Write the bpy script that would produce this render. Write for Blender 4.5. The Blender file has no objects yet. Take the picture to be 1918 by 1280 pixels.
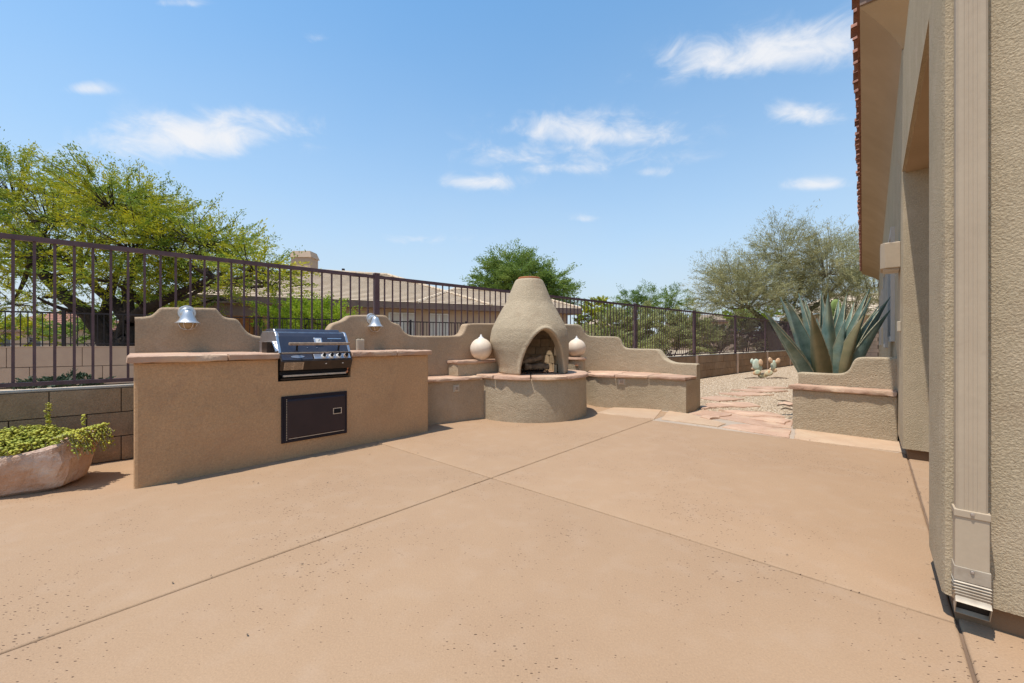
import bpy, bmesh, math, random
import numpy as np
from mathutils import Vector, noise
random.seed(7); rng = np.random.default_rng(7)
C = bpy.context.scene.collection
sc = bpy.context.scene
R = math.radians

# ------------------------------------------------------------------ camera
FPX = 761.0
cam_d = bpy.data.cameras.new('camera'); cam = bpy.data.objects.new('camera', cam_d); C.objects.link(cam)
cam_d.sensor_width = 36; cam_d.lens = FPX/1918*36; cam_d.clip_start = .05; cam_d.clip_end = 3000
cam.location = (0, 0, 1.0); cam.rotation_euler = (R(90), 0, 0)
sc.camera = cam

# ------------------------------------------------------------------ sun and sky
SH = Vector((-.84, -.543, 0)).normalized(); EL = R(73)
SUN = Vector((SH.x*math.cos(EL), SH.y*math.cos(EL), math.sin(EL)))
sd = bpy.data.lights.new('sun', 'SUN'); so = bpy.data.objects.new('sun', sd); C.objects.link(so)
sd.energy = 4.2; sd.angle = R(.55); sd.color = (1, .955, .88)
so.rotation_euler = SUN.to_track_quat('Z', 'Y').to_euler(); so.location = (0, 0, 30)
sc.view_settings.view_transform = 'Standard'; sc.view_settings.look = 'None'
sc.view_settings.gamma = 1; sc.view_settings.exposure = 0.28
sc.view_settings.use_curve_mapping = False

def pxdir(px, py):
    return Vector(((px-959)/FPX, 1, (640-py)/FPX)).normalized()

w = bpy.data.worlds.new('World'); sc.world = w; w.use_nodes = True
nt = w.node_tree; nt.nodes.clear()
def nd(t, **k):
    n = nt.nodes.new(t)
    for a, b in k.items(): setattr(n, a, b)
    return n
def lk(a, b): nt.links.new(a, b)
def mth(op, a, b=None, c=None):
    n = nd('ShaderNodeMath', operation=op)
    for i, v in enumerate((a, b, c)):
        if v is None: continue
        if isinstance(v, (int, float)): n.inputs[i].default_value = v
        else: lk(v, n.inputs[i])
    return n.outputs[0]
out = nd('ShaderNodeOutputWorld'); bg = nd('ShaderNodeBackground'); bg.inputs[1].default_value = 0.15
sky = nd('ShaderNodeTexSky', sky_type='NISHITA'); sky.sun_disc = False
sky.sun_elevation = EL; sky.sun_rotation = R(237); sky.altitude = 600
sky.air_density = 1.0; sky.dust_density = .6; sky.ozone_density = 2.2
tc = nd('ShaderNodeTexCoord')
CL = [(1440, 100, 190, 42, 1.1, -.12), (385, 258, 165, 40, 1.15, -.05), (165, 167, 42, 15, .9, 0), (1120, 250, 150, 34, .85, .03),
      (905, 342, 72, 17, .75, 0), (1502, 216, 72, 24, .75, .1), (1535, 346, 68, 14, .75, 0), (330, 6, 55, 11, .6, 0),
      (1060, 315, 90, 15, .55, 0), (1098, 411, 30, 8, .5, 0), (1222, 322, 40, 12, .5, 0), (590, 75, 60, 12, .3, 0), (790, 450, 90, 10, .3, 0),
      (1070, 292, 190, 36, .55, 0), (-400, 200, 200, 40, .9, 0), (2500, 180, 240, 50, .9, 0)]
acc = None
for (cx, cy, cw, ch, st, sk) in CL:
    if st == 0: continue
    c = pxdir(cx, cy)
    rt = (pxdir(cx+10, cy) - pxdir(cx-10, cy))/20; up = (pxdir(cx, cy-10) - pxdir(cx, cy+10))/20
    G11, G22, G12 = rt.dot(rt), up.dot(up), rt.dot(up); dt = G11*G22-G12*G12
    du_ = (rt*G22-up*G12)/dt; dv_ = (up*G11-rt*G12)/dt
    du_, dv_ = du_/(cw*1.12), dv_/(ch*1.15)
    s1 = nd('ShaderNodeVectorMath', operation='SUBTRACT'); lk(tc.outputs['Generated'], s1.inputs[0]); s1.inputs[1].default_value = c
    d1n = nd('ShaderNodeVectorMath', operation='DOT_PRODUCT'); lk(s1.outputs[0], d1n.inputs[0]); d1n.inputs[1].default_value = du_
    d2n = nd('ShaderNodeVectorMath', operation='DOT_PRODUCT'); lk(s1.outputs[0], d2n.inputs[0]); d2n.inputs[1].default_value = dv_+du_*(sk*cw/ch)
    a = mth('POWER', mth('ABSOLUTE', d1n.outputs['Value']), 2.2)
    b0 = d2n.outputs['Value']
    b = mth('MULTIPLY', b0, b0)
    b = mth('MULTIPLY', b, mth('ADD', 1.0, mth('MULTIPLY', mth('LESS_THAN', b0, 0), .8)))
    e = mth('MULTIPLY', mth('EXPONENT', mth('MULTIPLY', mth('ADD', a, b), -1.0)), st)
    acc = e if acc is None else mth('MAXIMUM', acc, e)
mp = nd('ShaderNodeMapping'); mp.inputs['Scale'].default_value = (1, 1, 1.7); lk(tc.outputs['Generated'], mp.inputs[0])
nz = nd('ShaderNodeTexNoise'); nz.inputs['Scale'].default_value = 13; nz.inputs['Detail'].default_value = 9; nz.inputs['Roughness'].default_value = .6
nz.inputs['Distortion'].default_value = .5
lk(mp.outputs[0], nz.inputs['Vector'])
den = mth('ADD', mth('MULTIPLY', mth('SUBTRACT', nz.outputs['Fac'], .5), 2.1), mth('MULTIPLY', acc, 1.05))
mr = nd('ShaderNodeMapRange', interpolation_type='SMOOTHSTEP'); lk(den, mr.inputs[0]); mr.inputs[1].default_value = .12; mr.inputs[2].default_value = 1.3
fac = mth('MULTIPLY', mth('MULTIPLY', mr.outputs[0], mth('MINIMUM', mth('MULTIPLY', acc, 3.0), 1.0)), .93)
# thin veil low in the sky
sep = nd('ShaderNodeSeparateXYZ'); lk(tc.outputs['Generated'], sep.inputs[0])
veil = mth('MULTIPLY', mth('EXPONENT', mth('MULTIPLY', mth('POWER', mth('DIVIDE', mth('MAXIMUM', sep.outputs[2], 0), .42), 1.5), -1.0)), .97)
vn = nd('ShaderNodeTexNoise'); vn.inputs['Scale'].default_value = 3; vn.inputs['Detail'].default_value = 6; lk(mp.outputs[0], vn.inputs['Vector'])
veil = mth('MINIMUM', mth('MULTIPLY', veil, mth('ADD', .85, mth('MULTIPLY', vn.outputs['Fac'], .3))), 1.0)
hs = nd('ShaderNodeHueSaturation'); hs.inputs['Saturation'].default_value = 1.24; hs.inputs['Value'].default_value = 1.36
hs.inputs['Hue'].default_value = .488
lk(sky.outputs[0], hs.inputs['Color'])
m0 = nd('ShaderNodeMix', data_type='RGBA'); lk(veil, m0.inputs[0]); lk(hs.outputs[0], m0.inputs[6]); m0.inputs[7].default_value = (3.35, 3.85, 4.3, 1)
m1 = nd('ShaderNodeMix', data_type='RGBA'); lk(fac, m1.inputs[0]); lk(m0.outputs[2], m1.inputs[6]); m1.inputs[7].default_value = (5.0, 5.05, 5.2, 1)
lk(m1.outputs[2], bg.inputs[0]); lk(bg.outputs[0], out.inputs[0])

# ------------------------------------------------------------------ materials
def material(name, col, col2=None, scale=4, rough=.85, metal=0, bump=0, bscale=60, bdist=.004, bump2=0, b2scale=6, b2dist=.02,
             rnd=0, spots=None, transl=0, detail=6, spec=.3, stain=None, ranges=(.35, .65), grain_shade=None, stain2=None):
    m = bpy.data.materials.new(name); m.use_nodes = True
    t = m.node_tree; N = t.nodes; L = t.links; N.clear()
    o = N.new('ShaderNodeOutputMaterial'); p = N.new('ShaderNodeBsdfPrincipled')
    g = N.new('ShaderNodeNewGeometry'); P = g.outputs['Position']
    p.inputs['Roughness'].default_value = rough; p.inputs['Metallic'].default_value = metal
    p.inputs['Specular IOR Level'].default_value = spec
    col2 = col2 or tuple(c*.8 for c in col)
    n1 = N.new('ShaderNodeTexNoise'); n1.inputs['Scale'].default_value = scale; n1.inputs['Detail'].default_value = detail
    n1.inputs['Roughness'].default_value = .6; L.new(P, n1.inputs['Vector'])
    r = N.new('ShaderNodeMapRange'); r.inputs[1].default_value = ranges[0]; r.inputs[2].default_value = ranges[1]; L.new(n1.outputs['Fac'], r.inputs[0])
    mx = N.new('ShaderNodeMix'); mx.data_type = 'RGBA'; L.new(r.outputs[0], mx.inputs[0])
    mx.inputs[6].default_value = (*col, 1); mx.inputs[7].default_value = (*col2, 1)
    cur = mx.outputs[2]
    if stain2:
        sc_, s_, lo, hi, am = stain2
        n = N.new('ShaderNodeTexNoise'); n.inputs['Scale'].default_value = s_; n.inputs['Detail'].default_value = 10; n.inputs['Roughness'].default_value = .7; n.inputs['Distortion'].default_value = .6; L.new(P, n.inputs['Vector'])
        q = N.new('ShaderNodeMapRange'); q.inputs[1].default_value = lo; q.inputs[2].default_value = hi; q.inputs[4].default_value = am; L.new(n.outputs['Fac'], q.inputs[0])
        x = N.new('ShaderNodeMix'); x.data_type = 'RGBA'; L.new(q.outputs[0], x.inputs[0]); L.new(cur, x.inputs[6]); x.inputs[7].default_value = (*sc_, 1); cur = x.outputs[2]
    if grain_shade:  # fine speckle; on stucco it puts the shading of the relief into the colour
        n = N.new('ShaderNodeTexNoise'); n.inputs['Scale'].default_value = grain_shade[0]; n.inputs['Detail'].default_value = 3; n.inputs['Roughness'].default_value = .75; L.new(P, n.inputs['Vector'])
        q = N.new('ShaderNodeMapRange'); q.inputs[1].default_value = .3; q.inputs[2].default_value = .7; q.inputs[3].default_value = 1-grain_shade[1]; q.inputs[4].default_value = 1+grain_shade[1]; L.new(n.outputs['Fac'], q.inputs[0])
        x = N.new('ShaderNodeHueSaturation'); L.new(q.outputs[0], x.inputs['Value']); L.new(cur, x.inputs['Color']); cur = x.outputs[0]
    if stain:   # (colour, scale, lo, hi, amount)
        sc_, s_, lo, hi, am = stain
        n = N.new('ShaderNodeTexNoise'); n.inputs['Scale'].default_value = s_; n.inputs['Detail'].default_value = 8; L.new(P, n.inputs['Vector'])
        q = N.new('ShaderNodeMapRange'); q.inputs[1].default_value = lo; q.inputs[2].default_value = hi; q.inputs[4].default_value = am; L.new(n.outputs['Fac'], q.inputs[0])
        x = N.new('ShaderNodeMix'); x.data_type = 'RGBA'; L.new(q.outputs[0], x.inputs[0]); L.new(cur, x.inputs[6]); x.inputs[7].default_value = (*sc_, 1); cur = x.outputs[2]
    if rnd:
        oi = N.new('ShaderNodeObjectInfo'); q = N.new('ShaderNodeMapRange'); q.inputs[3].default_value = 1-rnd; q.inputs[4].default_value = 1+rnd; L.new(oi.outputs['Random'], q.inputs[0])
        x = N.new('ShaderNodeHueSaturation'); L.new(q.outputs[0], x.inputs['Value']); L.new(cur, x.inputs['Color']); cur = x.outputs[0]
    h = None
    if spots:   # (scale, threshold, darkness, mask_lo)
        mpn = N.new('ShaderNodeMapping'); mpn.inputs['Rotation'].default_value = (0, 0, R(-48.5)); mpn.inputs['Scale'].default_value = (1, 2.8, 1); L.new(P, mpn.inputs[0])
        v = N.new('ShaderNodeTexVoronoi'); v.inputs['Scale'].default_value = spots[0]; L.new(mpn.outputs[0], v.inputs['Vector'])
        n = N.new('ShaderNodeTexNoise'); n.inputs['Scale'].default_value = 1.3; n.inputs['Detail'].default_value = 3; L.new(P, n.inputs['Vector'])
        wn = N.new('ShaderNodeMath'); wn.operation = 'MULTIPLY_ADD'; L.new(v.outputs['Color'], wn.inputs[0]); wn.inputs[1].default_value = 1; 
        sx = N.new('ShaderNodeSeparateColor'); L.new(v.outputs['Color'], sx.inputs[0])
        th = N.new('ShaderNodeMath'); th.operation = 'MULTIPLY'; L.new(sx.outputs[0], th.inputs[0]); L.new(n.outputs['Fac'], th.inputs[1])
        th2 = N.new('ShaderNodeMapRange'); L.new(th.outputs[0], th2.inputs[0]); th2.inputs[1].default_value = spots[3]; th2.inputs[2].default_value = spots[3]+.3; th2.inputs[4].default_value = spots[1]
        lt = N.new('ShaderNodeMath'); lt.operation = 'LESS_THAN'; L.new(v.outputs['Distance'], lt.inputs[0]); L.new(th2.outputs[0], lt.inputs[1])
        ml = N.new('ShaderNodeMath'); ml.operation = 'MULTIPLY'; L.new(lt.outputs[0], ml.inputs[0]); ml.inputs[1].default_value = spots[2]
        x = N.new('ShaderNodeMix'); x.data_type = 'RGBA'; L.new(ml.outputs[0], x.inputs[0]); L.new(cur, x.inputs[6]); x.inputs[7].default_value = (col[0]*.16, col[1]*.13, col[2]*.12, 1); cur = x.outputs[2]
        N.remove(wn)
    L.new(cur, p.inputs['Base Color'])
    prev = None
    for (bs, sc2, dist) in ((bump2, b2scale, b2dist), (bump, bscale, bdist)):
        if not bs: continue
        n = N.new('ShaderNodeTexNoise'); n.inputs['Scale'].default_value = sc2; n.inputs['Detail'].default_value = 4; n.inputs['Roughness'].default_value = .6
        L.new(P, n.inputs['Vector'])
        bm_ = N.new('ShaderNodeBump'); bm_.inputs['Strength'].default_value = bs; bm_.inputs['Distance'].default_value = dist
        L.new(n.outputs['Fac'], bm_.inputs['Height'])
        if prev: L.new(prev, bm_.inputs['Normal'])
        prev = bm_.outputs[0]
    if prev: L.new(prev, p.inputs['Normal'])
    if transl:
        tr = N.new('ShaderNodeBsdfTranslucent'); L.new(cur, tr.inputs[0]); ms = N.new('ShaderNodeMixShader'); ms.inputs[0].default_value = transl
        L.new(p.outputs[0], ms.inputs[1]); L.new(tr.outputs[0], ms.inputs[2]); L.new(ms.outputs[0], o.inputs[0])
    else: L.new(p.outputs[0], o.inputs[0])
    return m

M = {}
M['concrete'] = material('patio_concrete', (.36, .232, .137), (.338, .215, .126), 1.3, .8, bump=.5, bscale=90, bdist=.003, bump2=.4, b2scale=11, b2dist=.005, spots=(46, .27, 1.0, .27), stain=((.39, .27, .18), 7, .5, .8, .45), grain_shade=(150, .10), stain2=((.27, .165, .105), .9, .52, .72, .18))
M['joint'] = material('joint_sand', (.20, .13, .085), rough=.95)
M['stucco'] = material('adobe_stucco', (.53, .315, .165), (.47, .285, .15), 2.2, .92, bump=1, bscale=150, bdist=.004, bump2=.7, b2scale=14, b2dist=.012, stain=((.47, .255, .13), 1.6, .5, .8, .7), grain_shade=(75, .16), stain2=((.36, .22, .13), 2.6, .54, .70, .5), spec=.15)
M['stucco3'] = material('garden_wall_stucco', (.43, .305, .195), (.37, .265, .17), 2.2, .92, bump=1, bscale=130, bdist=.005, bump2=.7, b2scale=12, b2dist=.014, stain=((.50, .38, .27), 3.5, .55, .8, .6), grain_shade=(75, .16), stain2=((.30, .21, .14), 2.8, .54, .70, .5), spec=.15)
M['stucco2'] = material('hearth_stucco', (.45, .355, .24), (.40, .315, .21), 2.6, .92, bump=1, bscale=75, bdist=.010, bump2=.7, b2scale=11, b2dist=.014, grain_shade=(70, .17), stain2=((.34, .24, .155), 2.4, .54, .70, .5), spec=.15)
M['house'] = material('house_stucco', (.475, .375, .25), (.42, .335, .22), 1.5, .92, bump=1, bscale=135, bdist=.007, bump2=.3, b2scale=16, b2dist=.006, grain_shade=(110, .18), stain2=((.36, .26, .17), 2.0, .53, .72, .55), stain=((.54, .43, .30), 5, .54, .75, .5), spec=.12)
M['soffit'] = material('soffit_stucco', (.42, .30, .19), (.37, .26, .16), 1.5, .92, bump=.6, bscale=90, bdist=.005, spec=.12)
M['flag'] = material('flagstone_pink', (.50, .32, .22), (.42, .26, .175), 5, .8, bump=.8, bscale=40, bdist=.006, bump2=.8, b2scale=8, b2dist=.02, rnd=.08, stain=((.62, .45, .30), 3, .5, .75, .8))
M['flag2'] = material('flagstone_buff', (.47, .335, .22), (.44, .295, .19), 4, .8, bump=.8, bscale=40, bdist=.005, bump2=.7, b2scale=8, b2dist=.015, rnd=.08)
M['mortar'] = material('mortar', (.42, .33, .25), rough=.95, bump=.5)
M['block'] = material('concrete_block', (.36, .235, .14), (.29, .19, .11), 9, .95, bump=1, bscale=90, bdist=.006, rnd=.12, grain_shade=(80, .2), stain=((.40, .30, .21), 3, .5, .8, .6))
M['foundation'] = material('foundation_render', (.22, .135, .075), (.17, .10, .055), 5, .95, bump=.6)
M['blockmortar'] = material('block_mortar', (.12, .085, .06), rough=.95, bump=.5)
M['pilaster'] = material('pilaster_render', (.78, .58, .44), rough=.95, bump=.5)
M['cap'] = material('wall_cap_mortar', (.50, .42, .33), rough=.95, bump=.6)
M['farwall'] = material('rendered_wall', (.50, .34, .235), (.45, .30, .21), 3, .95, bump=.5, rnd=.04)
M['iron'] = material('fence_paint', (.125, .072, .075), (.09, .05, .052), 12, .55, metal=0, bump=.1)
M['iron2'] = material('dark_fence_paint', (.03, .022, .022), rough=.6)
M['gravel'] = material('gravel', (.44, .32, .20), (.30, .21, .135), 60, .95, bump=1, bscale=70, bdist=.02, stain=((.55, .43, .30), 120, .5, .62, .8), detail=10)
M['pebble'] = material('pebble', (.47, .36, .24), (.30, .21, .14), 25, .9, stain=((.60, .50, .38), 33, .5, .62, .8))
M['dirt'] = material('desert_soil', (.42, .32, .21), (.34, .26, .17), 1.2, .95, bump=.8, bscale=12, bdist=.03)
M['steel'] = material('brushed_steel', (.62, .61, .62), (.5, .49, .5), 20, .32, metal=.9, bump=.1)
M['galv'] = material('galvanised_metal', (.66, .64, .62), (.52, .5, .48), 14, .35, metal=.75)
M['grillblack'] = material('grill_enamel', (.03, .034, .055), (.05, .05, .065), 8, .25, metal=.1, spec=.6)
M['grillpanel'] = material('grill_panel', (.055, .04, .032), (.035, .025, .02), 10, .35, metal=.5, spec=.5)
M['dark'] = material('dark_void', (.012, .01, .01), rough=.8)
M['doorpanel'] = material('door_panel', (.05, .034, .036), (.042, .03, .032), 6, .45, metal=.4)
M['doorframe'] = material('door_frame', (.018, .016, .026), rough=.4, metal=.3)
M['tanbar'] = material('worn_handle', (.42, .31, .22), (.28, .2, .14), 40, .6, metal=.2)
M['paper'] = material('paper_label', (.55, .40, .26), (.30, .21, .14), 90, .8)
M['beige'] = material('beige_plastic', (.52, .44, .33), rough=.5)
M['white'] = material('white_glaze', (.80, .77, .72), rough=.4)
M['ceramic'] = material('cream_ceramic', (.74, .61, .47), (.68, .54, .40), 7, .55, stain=((.55, .38, .25), 9, .6, .8, .4))
M['clay'] = material('terracotta', (.52, .20, .09), (.44, .16, .07), 12, .8, bump=.4)
M['brick'] = material('firebrick', (.56, .42, .26), (.42, .30, .18), 9, .95, bump=.6, rnd=.15)
M['soot'] = material('sooty_inside', (.10, .075, .055), (.05, .035, .03), 6, .95, bump=.6)
M['bark'] = material('mesquite_bark', (.055, .038, .028), (.03, .02, .016), 12, .95, bump=1, bscale=30, bdist=.02)
M['barkgreen'] = material('palo_verde_bark', (.16, .14, .08), (.12, .10, .06), 8, .9)
M['log'] = material('fire_log', (.30, .21, .13), (.12, .08, .05), 14, .9, bump=1, bscale=30, bdist=.01)
M['downspout'] = material('downspout_paint', (.46, .36, .25), (.42, .325, .225), 3, .5, bump=.1, bscale=30, grain_shade=(40, .03), stain2=((.34, .25, .17), 7, .58, .75, .4))
M['elbow'] = material('downspout_elbow', (.44, .37, .28), (.33, .26, .19), 20, .45, metal=.1)
M['tile'] = material('barrel_tile', (.34, .155, .10), (.22, .10, .07), 10, .85, rnd=.2, bump=.3)
M['tile2'] = material('neighbour_tile', (.66, .52, .37), (.54, .41, .28), 3, .9, stain=((.62, .52, .42), 6, .5, .7, .5))
M['tileshade'] = material('tile_edge_shade', (.30, .22, .155), rough=.9)  # darker course fronts; shade between tile rows put into the colour
M['nwall'] = material('neighbour_stucco', (.46, .33, .23), (.42, .3, .21), 2, .9)
M['nfascia'] = material('neighbour_fascia', (.24, .155, .115), rough=.7)
M['orange'] = material('porch_wall_lit', (.50, .24, .09), (.42, .2, .08), 2, .9)  # warm light on the porch put into the colour
M['shade'] = material('roller_shade', (.55, .50, .43), (.5, .45, .39), 8, .8)
M['glass'] = material('window_glass', (.03, .035, .045), rough=.08, spec=.8)
M['trough'] = material('stone_trough', (.60, .43, .33), (.46, .27, .17), 6, .9, bump=1, bscale=35, bdist=.01, bump2=1, b2scale=9, b2dist=.03, stain=((.66, .54, .44), 7, .5, .7, .8))
M['soil'] = material('potting_soil', (.05, .03, .02), rough=1)
M['mesq'] = material('mesquite_leaf', (.52, .47, .02), (.15, .23, .03), 1.8, .6, transl=.28, ranges=(.38, .6), spec=.2)
M['mesq2'] = material('green_leaf', (.24, .30, .06), (.12, .20, .04), .7, .6, transl=.35, spec=.2)
M['palo'] = material('palo_verde_leaf', (.42, .38, .18), (.29, .28, .13), .8, .7, transl=.3, spec=.2)
M['sage'] = material('desert_shrub_leaf', (.44, .43, .17), (.28, .30, .11), 1.2, .7, transl=.4, spec=.2)
M['lime'] = material('lime_leaf', (.34, .42, .03), (.22, .32, .025), 1.5, .6, transl=.45, spec=.2)
M['darkleaf'] = material('dark_leaf', (.05, .075, .035), (.03, .05, .02), 2, .6, transl=.2)
M['succ'] = material('succulent_leaf', (.55, .50, .06), (.30, .34, .05), 14, .45, transl=.15, stain=((.16, .07, .04), 22, .6, .75, .7))
M['agave'] = material('agave_leaf', (.25, .335, .28), (.11, .175, .14), 5.5, .42, stain=((.34, .32, .18), 3.2, .5, .7, .7), grain_shade=(30, .08), bump=.2, bscale=20, bdist=.004, spec=.4)
M['agavedry'] = material('dry_agave_leaf', (.34, .27, .14), (.22, .20, .10), 5, .6, bump=.2, bscale=20)
M['edge_highlight'] = material('agave_edge_highlight', (.52, .50, .34), (.36, .30, .18), 20, .6)  # pale tone that paints the lit leaf edges
M['spine'] = material('agave_spine', (.10, .05, .03), rough=.6)
M['pearbright'] = material('prickly_pear_pad', (.42, .45, .30), (.60, .45, .26), 6, .7, stain=((.62, .28, .12), 7, .5, .66, .9))
M['pearb'] = material('pale_blue_pad', (.42, .52, .42), (.55, .55, .42), 9, .7)
M['pearo'] = material('orange_pad', (.62, .36, .20), (.7, .52, .34), 12, .7)
M['pear'] = material('green_pad', (.22, .30, .09), (.14, .2, .06), 6, .7)
M['wood'] = material('stick_wood', (.13, .09, .06), rough=.9)
M['lampglass'] = material('amber_glass', (.55, .40, .22), rough=.2, transl=.5)

# ------------------------------------------------------------------ mesh helpers
ORG = {}
class MB:
    def __init__(s, T=None): s.v = []; s.f = []; s.T = T
    def add(s, vs, fs):
        o = len(s.v); s.v += [s.T(*p) if s.T else tuple(p) for p in vs]; s.f += [tuple(i+o for i in f) for f in fs]; return s
    def box(s, a, b):
        x0, y0, z0 = a; x1, y1, z1 = b
        return s.add([(x0,y0,z0),(x1,y0,z0),(x1,y1,z0),(x0,y1,z0),(x0,y0,z1),(x1,y0,z1),(x1,y1,z1),(x0,y1,z1)],
                     [(0,3,2,1),(4,5,6,7),(0,1,5,4),(1,2,6,5),(2,3,7,6),(3,0,4,7)])
    def prism(s, poly, z0, z1, ch=0):
        n = len(poly)
        if ch:
            c = (sum(p[0] for p in poly)/n, sum(p[1] for p in poly)/n)
            def ins(p, d):
                L = math.hypot(p[0]-c[0], p[1]-c[1]) or 1
                return (p[0]-(p[0]-c[0])/L*d, p[1]-(p[1]-c[1])/L*d)
            rings = [[(*ins(p, ch), z0) for p in poly], [(*p, z0+ch*.7) for p in poly], [(*p, z1-ch) for p in poly], [(*ins(p, ch), z1) for p in poly]]
        else: rings = [[(*p, z0) for p in poly], [(*p, z1) for p in poly]]
        vs = [q for r in rings for q in r]; fs = [tuple(reversed(range(n))), tuple(range((len(rings)-1)*n, len(rings)*n))]
        for k in range(len(rings)-1):
            for i in range(n):
                j = (i+1) % n; fs.append((k*n+i, k*n+j, (k+1)*n+j, (k+1)*n+i))
        if ch:
            rj = random.Random(n+int(abs(poly[0][0])*1000)); vs = [(x+rj.uniform(-.35, .35)*ch, y+rj.uniform(-.35, .35)*ch, z+(rj.uniform(-.3, .3)*ch if n > 8 else 0)) for x, y, z in vs]
        return s.add(vs, fs)
    def extrude(s, prof, a0, a1):      # profile in (y,z), along x
        n = len(prof); vs = [(a0, *p) for p in prof]+[(a1, *p) for p in prof]
        return s.add(vs, [tuple(range(n)), tuple(reversed(range(n, 2*n)))]+[(i, i+n, (i+1) % n+n, (i+1) % n) for i in range(n)])
    def tube(s, pts, rad, n=8, cap=True):
        pts = [Vector(p) for p in pts]; rad = rad if isinstance(rad, (list, tuple)) else [rad]*len(pts); vs = []; fs = []
        for i, p in enumerate(pts):
            t = (pts[min(i+1, len(pts)-1)]-pts[max(i-1, 0)]).normalized()
            u = t.cross(Vector((0, 0, 1)) if abs(t.z) < .9 else Vector((1, 0, 0))).normalized(); v = t.cross(u)
            for k in range(n):
                a = 2*math.pi*k/n; vs.append(tuple(p+(u*math.cos(a)+v*math.sin(a))*rad[i]))
        for i in range(len(pts)-1):
            for k in range(n):
                j = (k+1) % n; fs.append((i*n+k, i*n+j, (i+1)*n+j, (i+1)*n+k))
        if cap: fs += [tuple(reversed(range(n))), tuple(range((len(pts)-1)*n, len(pts)*n))]
        return s.add(vs, fs)
    def lathe(s, prof, c=(0, 0, 0), n=32, cap=True):
        vs = []; fs = []; m = len(prof)
        for (r, z) in prof:
            for k in range(n):
                a = 2*math.pi*k/n; vs.append((c[0]+r*math.cos(a), c[1]+r*math.sin(a), c[2]+z))
        for i in range(m-1):
            for k in range(n):
                j = (k+1) % n; fs.append((i*n+k, i*n+j, (i+1)*n+j, (i+1)*n+k))
        if cap: fs += [tuple(reversed(range(n))), tuple(range((m-1)*n, m*n))]
        return s.add(vs, fs)
    def build(s, name, mat, parent=None, smooth=False, bevel=0, label=None, kind=None):
        o0 = ORG.get(parent.name, (0, 0, 0)) if parent else (0, 0, 0)
        me = bpy.data.meshes.new(name); me.from_pydata([(a-o0[0], b-o0[1], c-o0[2]) for a, b, c in s.v], [], s.f)
        return finish(me, name, mat, parent, smooth, bevel, label, kind, o0)
def finish(me, name, mat, parent=None, smooth=False, bevel=0, label=None, kind=None, o0=(0, 0, 0), fix=True):
    if fix:
        b = bmesh.new(); b.from_mesh(me); bmesh.ops.recalc_face_normals(b, faces=b.faces); b.to_mesh(me); b.free()
    me.materials.append(mat)
    if smooth:
        for p in me.polygons: p.use_smooth = True
        try: me.set_sharp_from_angle(angle=R(smooth if smooth is not True else 50))
        except Exception: pass
    o = bpy.data.objects.new(name, me); C.objects.link(o)
    if parent: o.parent = parent
    ORG[o.name] = o0
    if bevel:
        md = o.modifiers.new('edge', 'BEVEL'); md.width = bevel; md.segments = 2; md.limit_method = 'ANGLE'; md.angle_limit = R(40)
    if label: o['label'] = label
    if kind: o['kind'] = kind
    return o
def thing(name, label, cat, loc=(0, 0, 0), group=None):
    o = bpy.data.objects.new(name, None); C.objects.link(o); o.location = loc; o['label'] = label; o['category'] = cat
    o.empty_display_size = .1
    if group: o['group'] = group
    ORG[o.name] = tuple(loc); return o
def tag(o, label, cat, group=None):
    o['label'] = label; o['category'] = cat
    if group: o['group'] = group
    return o
def inst(me, name, parent, loc, rotz=0, scale=(1, 1, 1), label=None):     # loc in world
    o = bpy.data.objects.new(name, me); C.objects.link(o); o.parent = parent
    o0 = ORG.get(parent.name, (0, 0, 0)) if parent else (0, 0, 0)
    o.location = (loc[0]-o0[0], loc[1]-o0[1], loc[2]-o0[2]); o.rotation_euler = (0, 0, rotz); o.scale = scale
    if label: o['label'] = label
    return o
def meshof(mb, mat, smooth=False):
    me = bpy.data.meshes.new('piece'); me.from_pydata(mb.v, [], mb.f)
    b = bmesh.new(); b.from_mesh(me); bmesh.ops.recalc_face_normals(b, faces=b.faces); b.to_mesh(me); b.free()
    me.materials.append(mat)
    if smooth:
        for p in me.polygons: p.use_smooth = True
        me.set_sharp_from_angle(angle=R(50))
    return me
def ground(px, py): Z = FPX/(py-640); return ((px-959)/FPX*Z, Z)
def at(px, Z): return ((px-959)/FPX*Z, Z)
def hz(py, Z): return 1+(640-py)*Z/FPX
def smooth_line(pts, it=2):
    for _ in range(it):
        q = [pts[0]]
        for a, b in zip(pts[:-1], pts[1:]):
            q.append(tuple(.75*x+.25*y for x, y in zip(a, b))); q.append(tuple(.25*x+.75*y for x, y in zip(a, b)))
        q.append(pts[-1]); pts = q
    return pts
def rag(poly, step=.05, amp=.008, seed=0):     # irregular hand-broken outline
    r = random.Random(seed); o = []
    n = len(poly)
    for i in range(n):
        a = Vector(poly[i]); b = Vector(poly[(i+1) % n]); L = (b-a).length; k = max(1, int(L/step))
        nn = Vector((-(b-a).y, (b-a).x))/max(L, 1e-6)
        for j in range(k):
            t = j/k; o.append(tuple(a.lerp(b, t)+nn*r.uniform(-amp, amp)))
    return o

# axes of the place
D1 = (.6635, .748); MM = (.748, -.6635)
def W(u, v): return (u*D1[0]+v*MM[0], u*D1[1]+v*MM[1])
AF = math.atan((1800-959)/FPX); FD = Vector((math.sin(AF), math.cos(AF))); FN = Vector((-FD.y, FD.x))   # fence direction, normal away
DF = 4.757; DW = 4.585
def fpt(s, d): p = FD*s+FN*d; return (p.x, p.y)
def on_line(px, d):                  # point where the view ray of a column meets the line at offset d
    t = (px-959)/FPX; Z = d/(-FD.y*t+FD.x); return (t*Z, Z)
def s_of(p): return p[0]*FD.x+p[1]*FD.y

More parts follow.
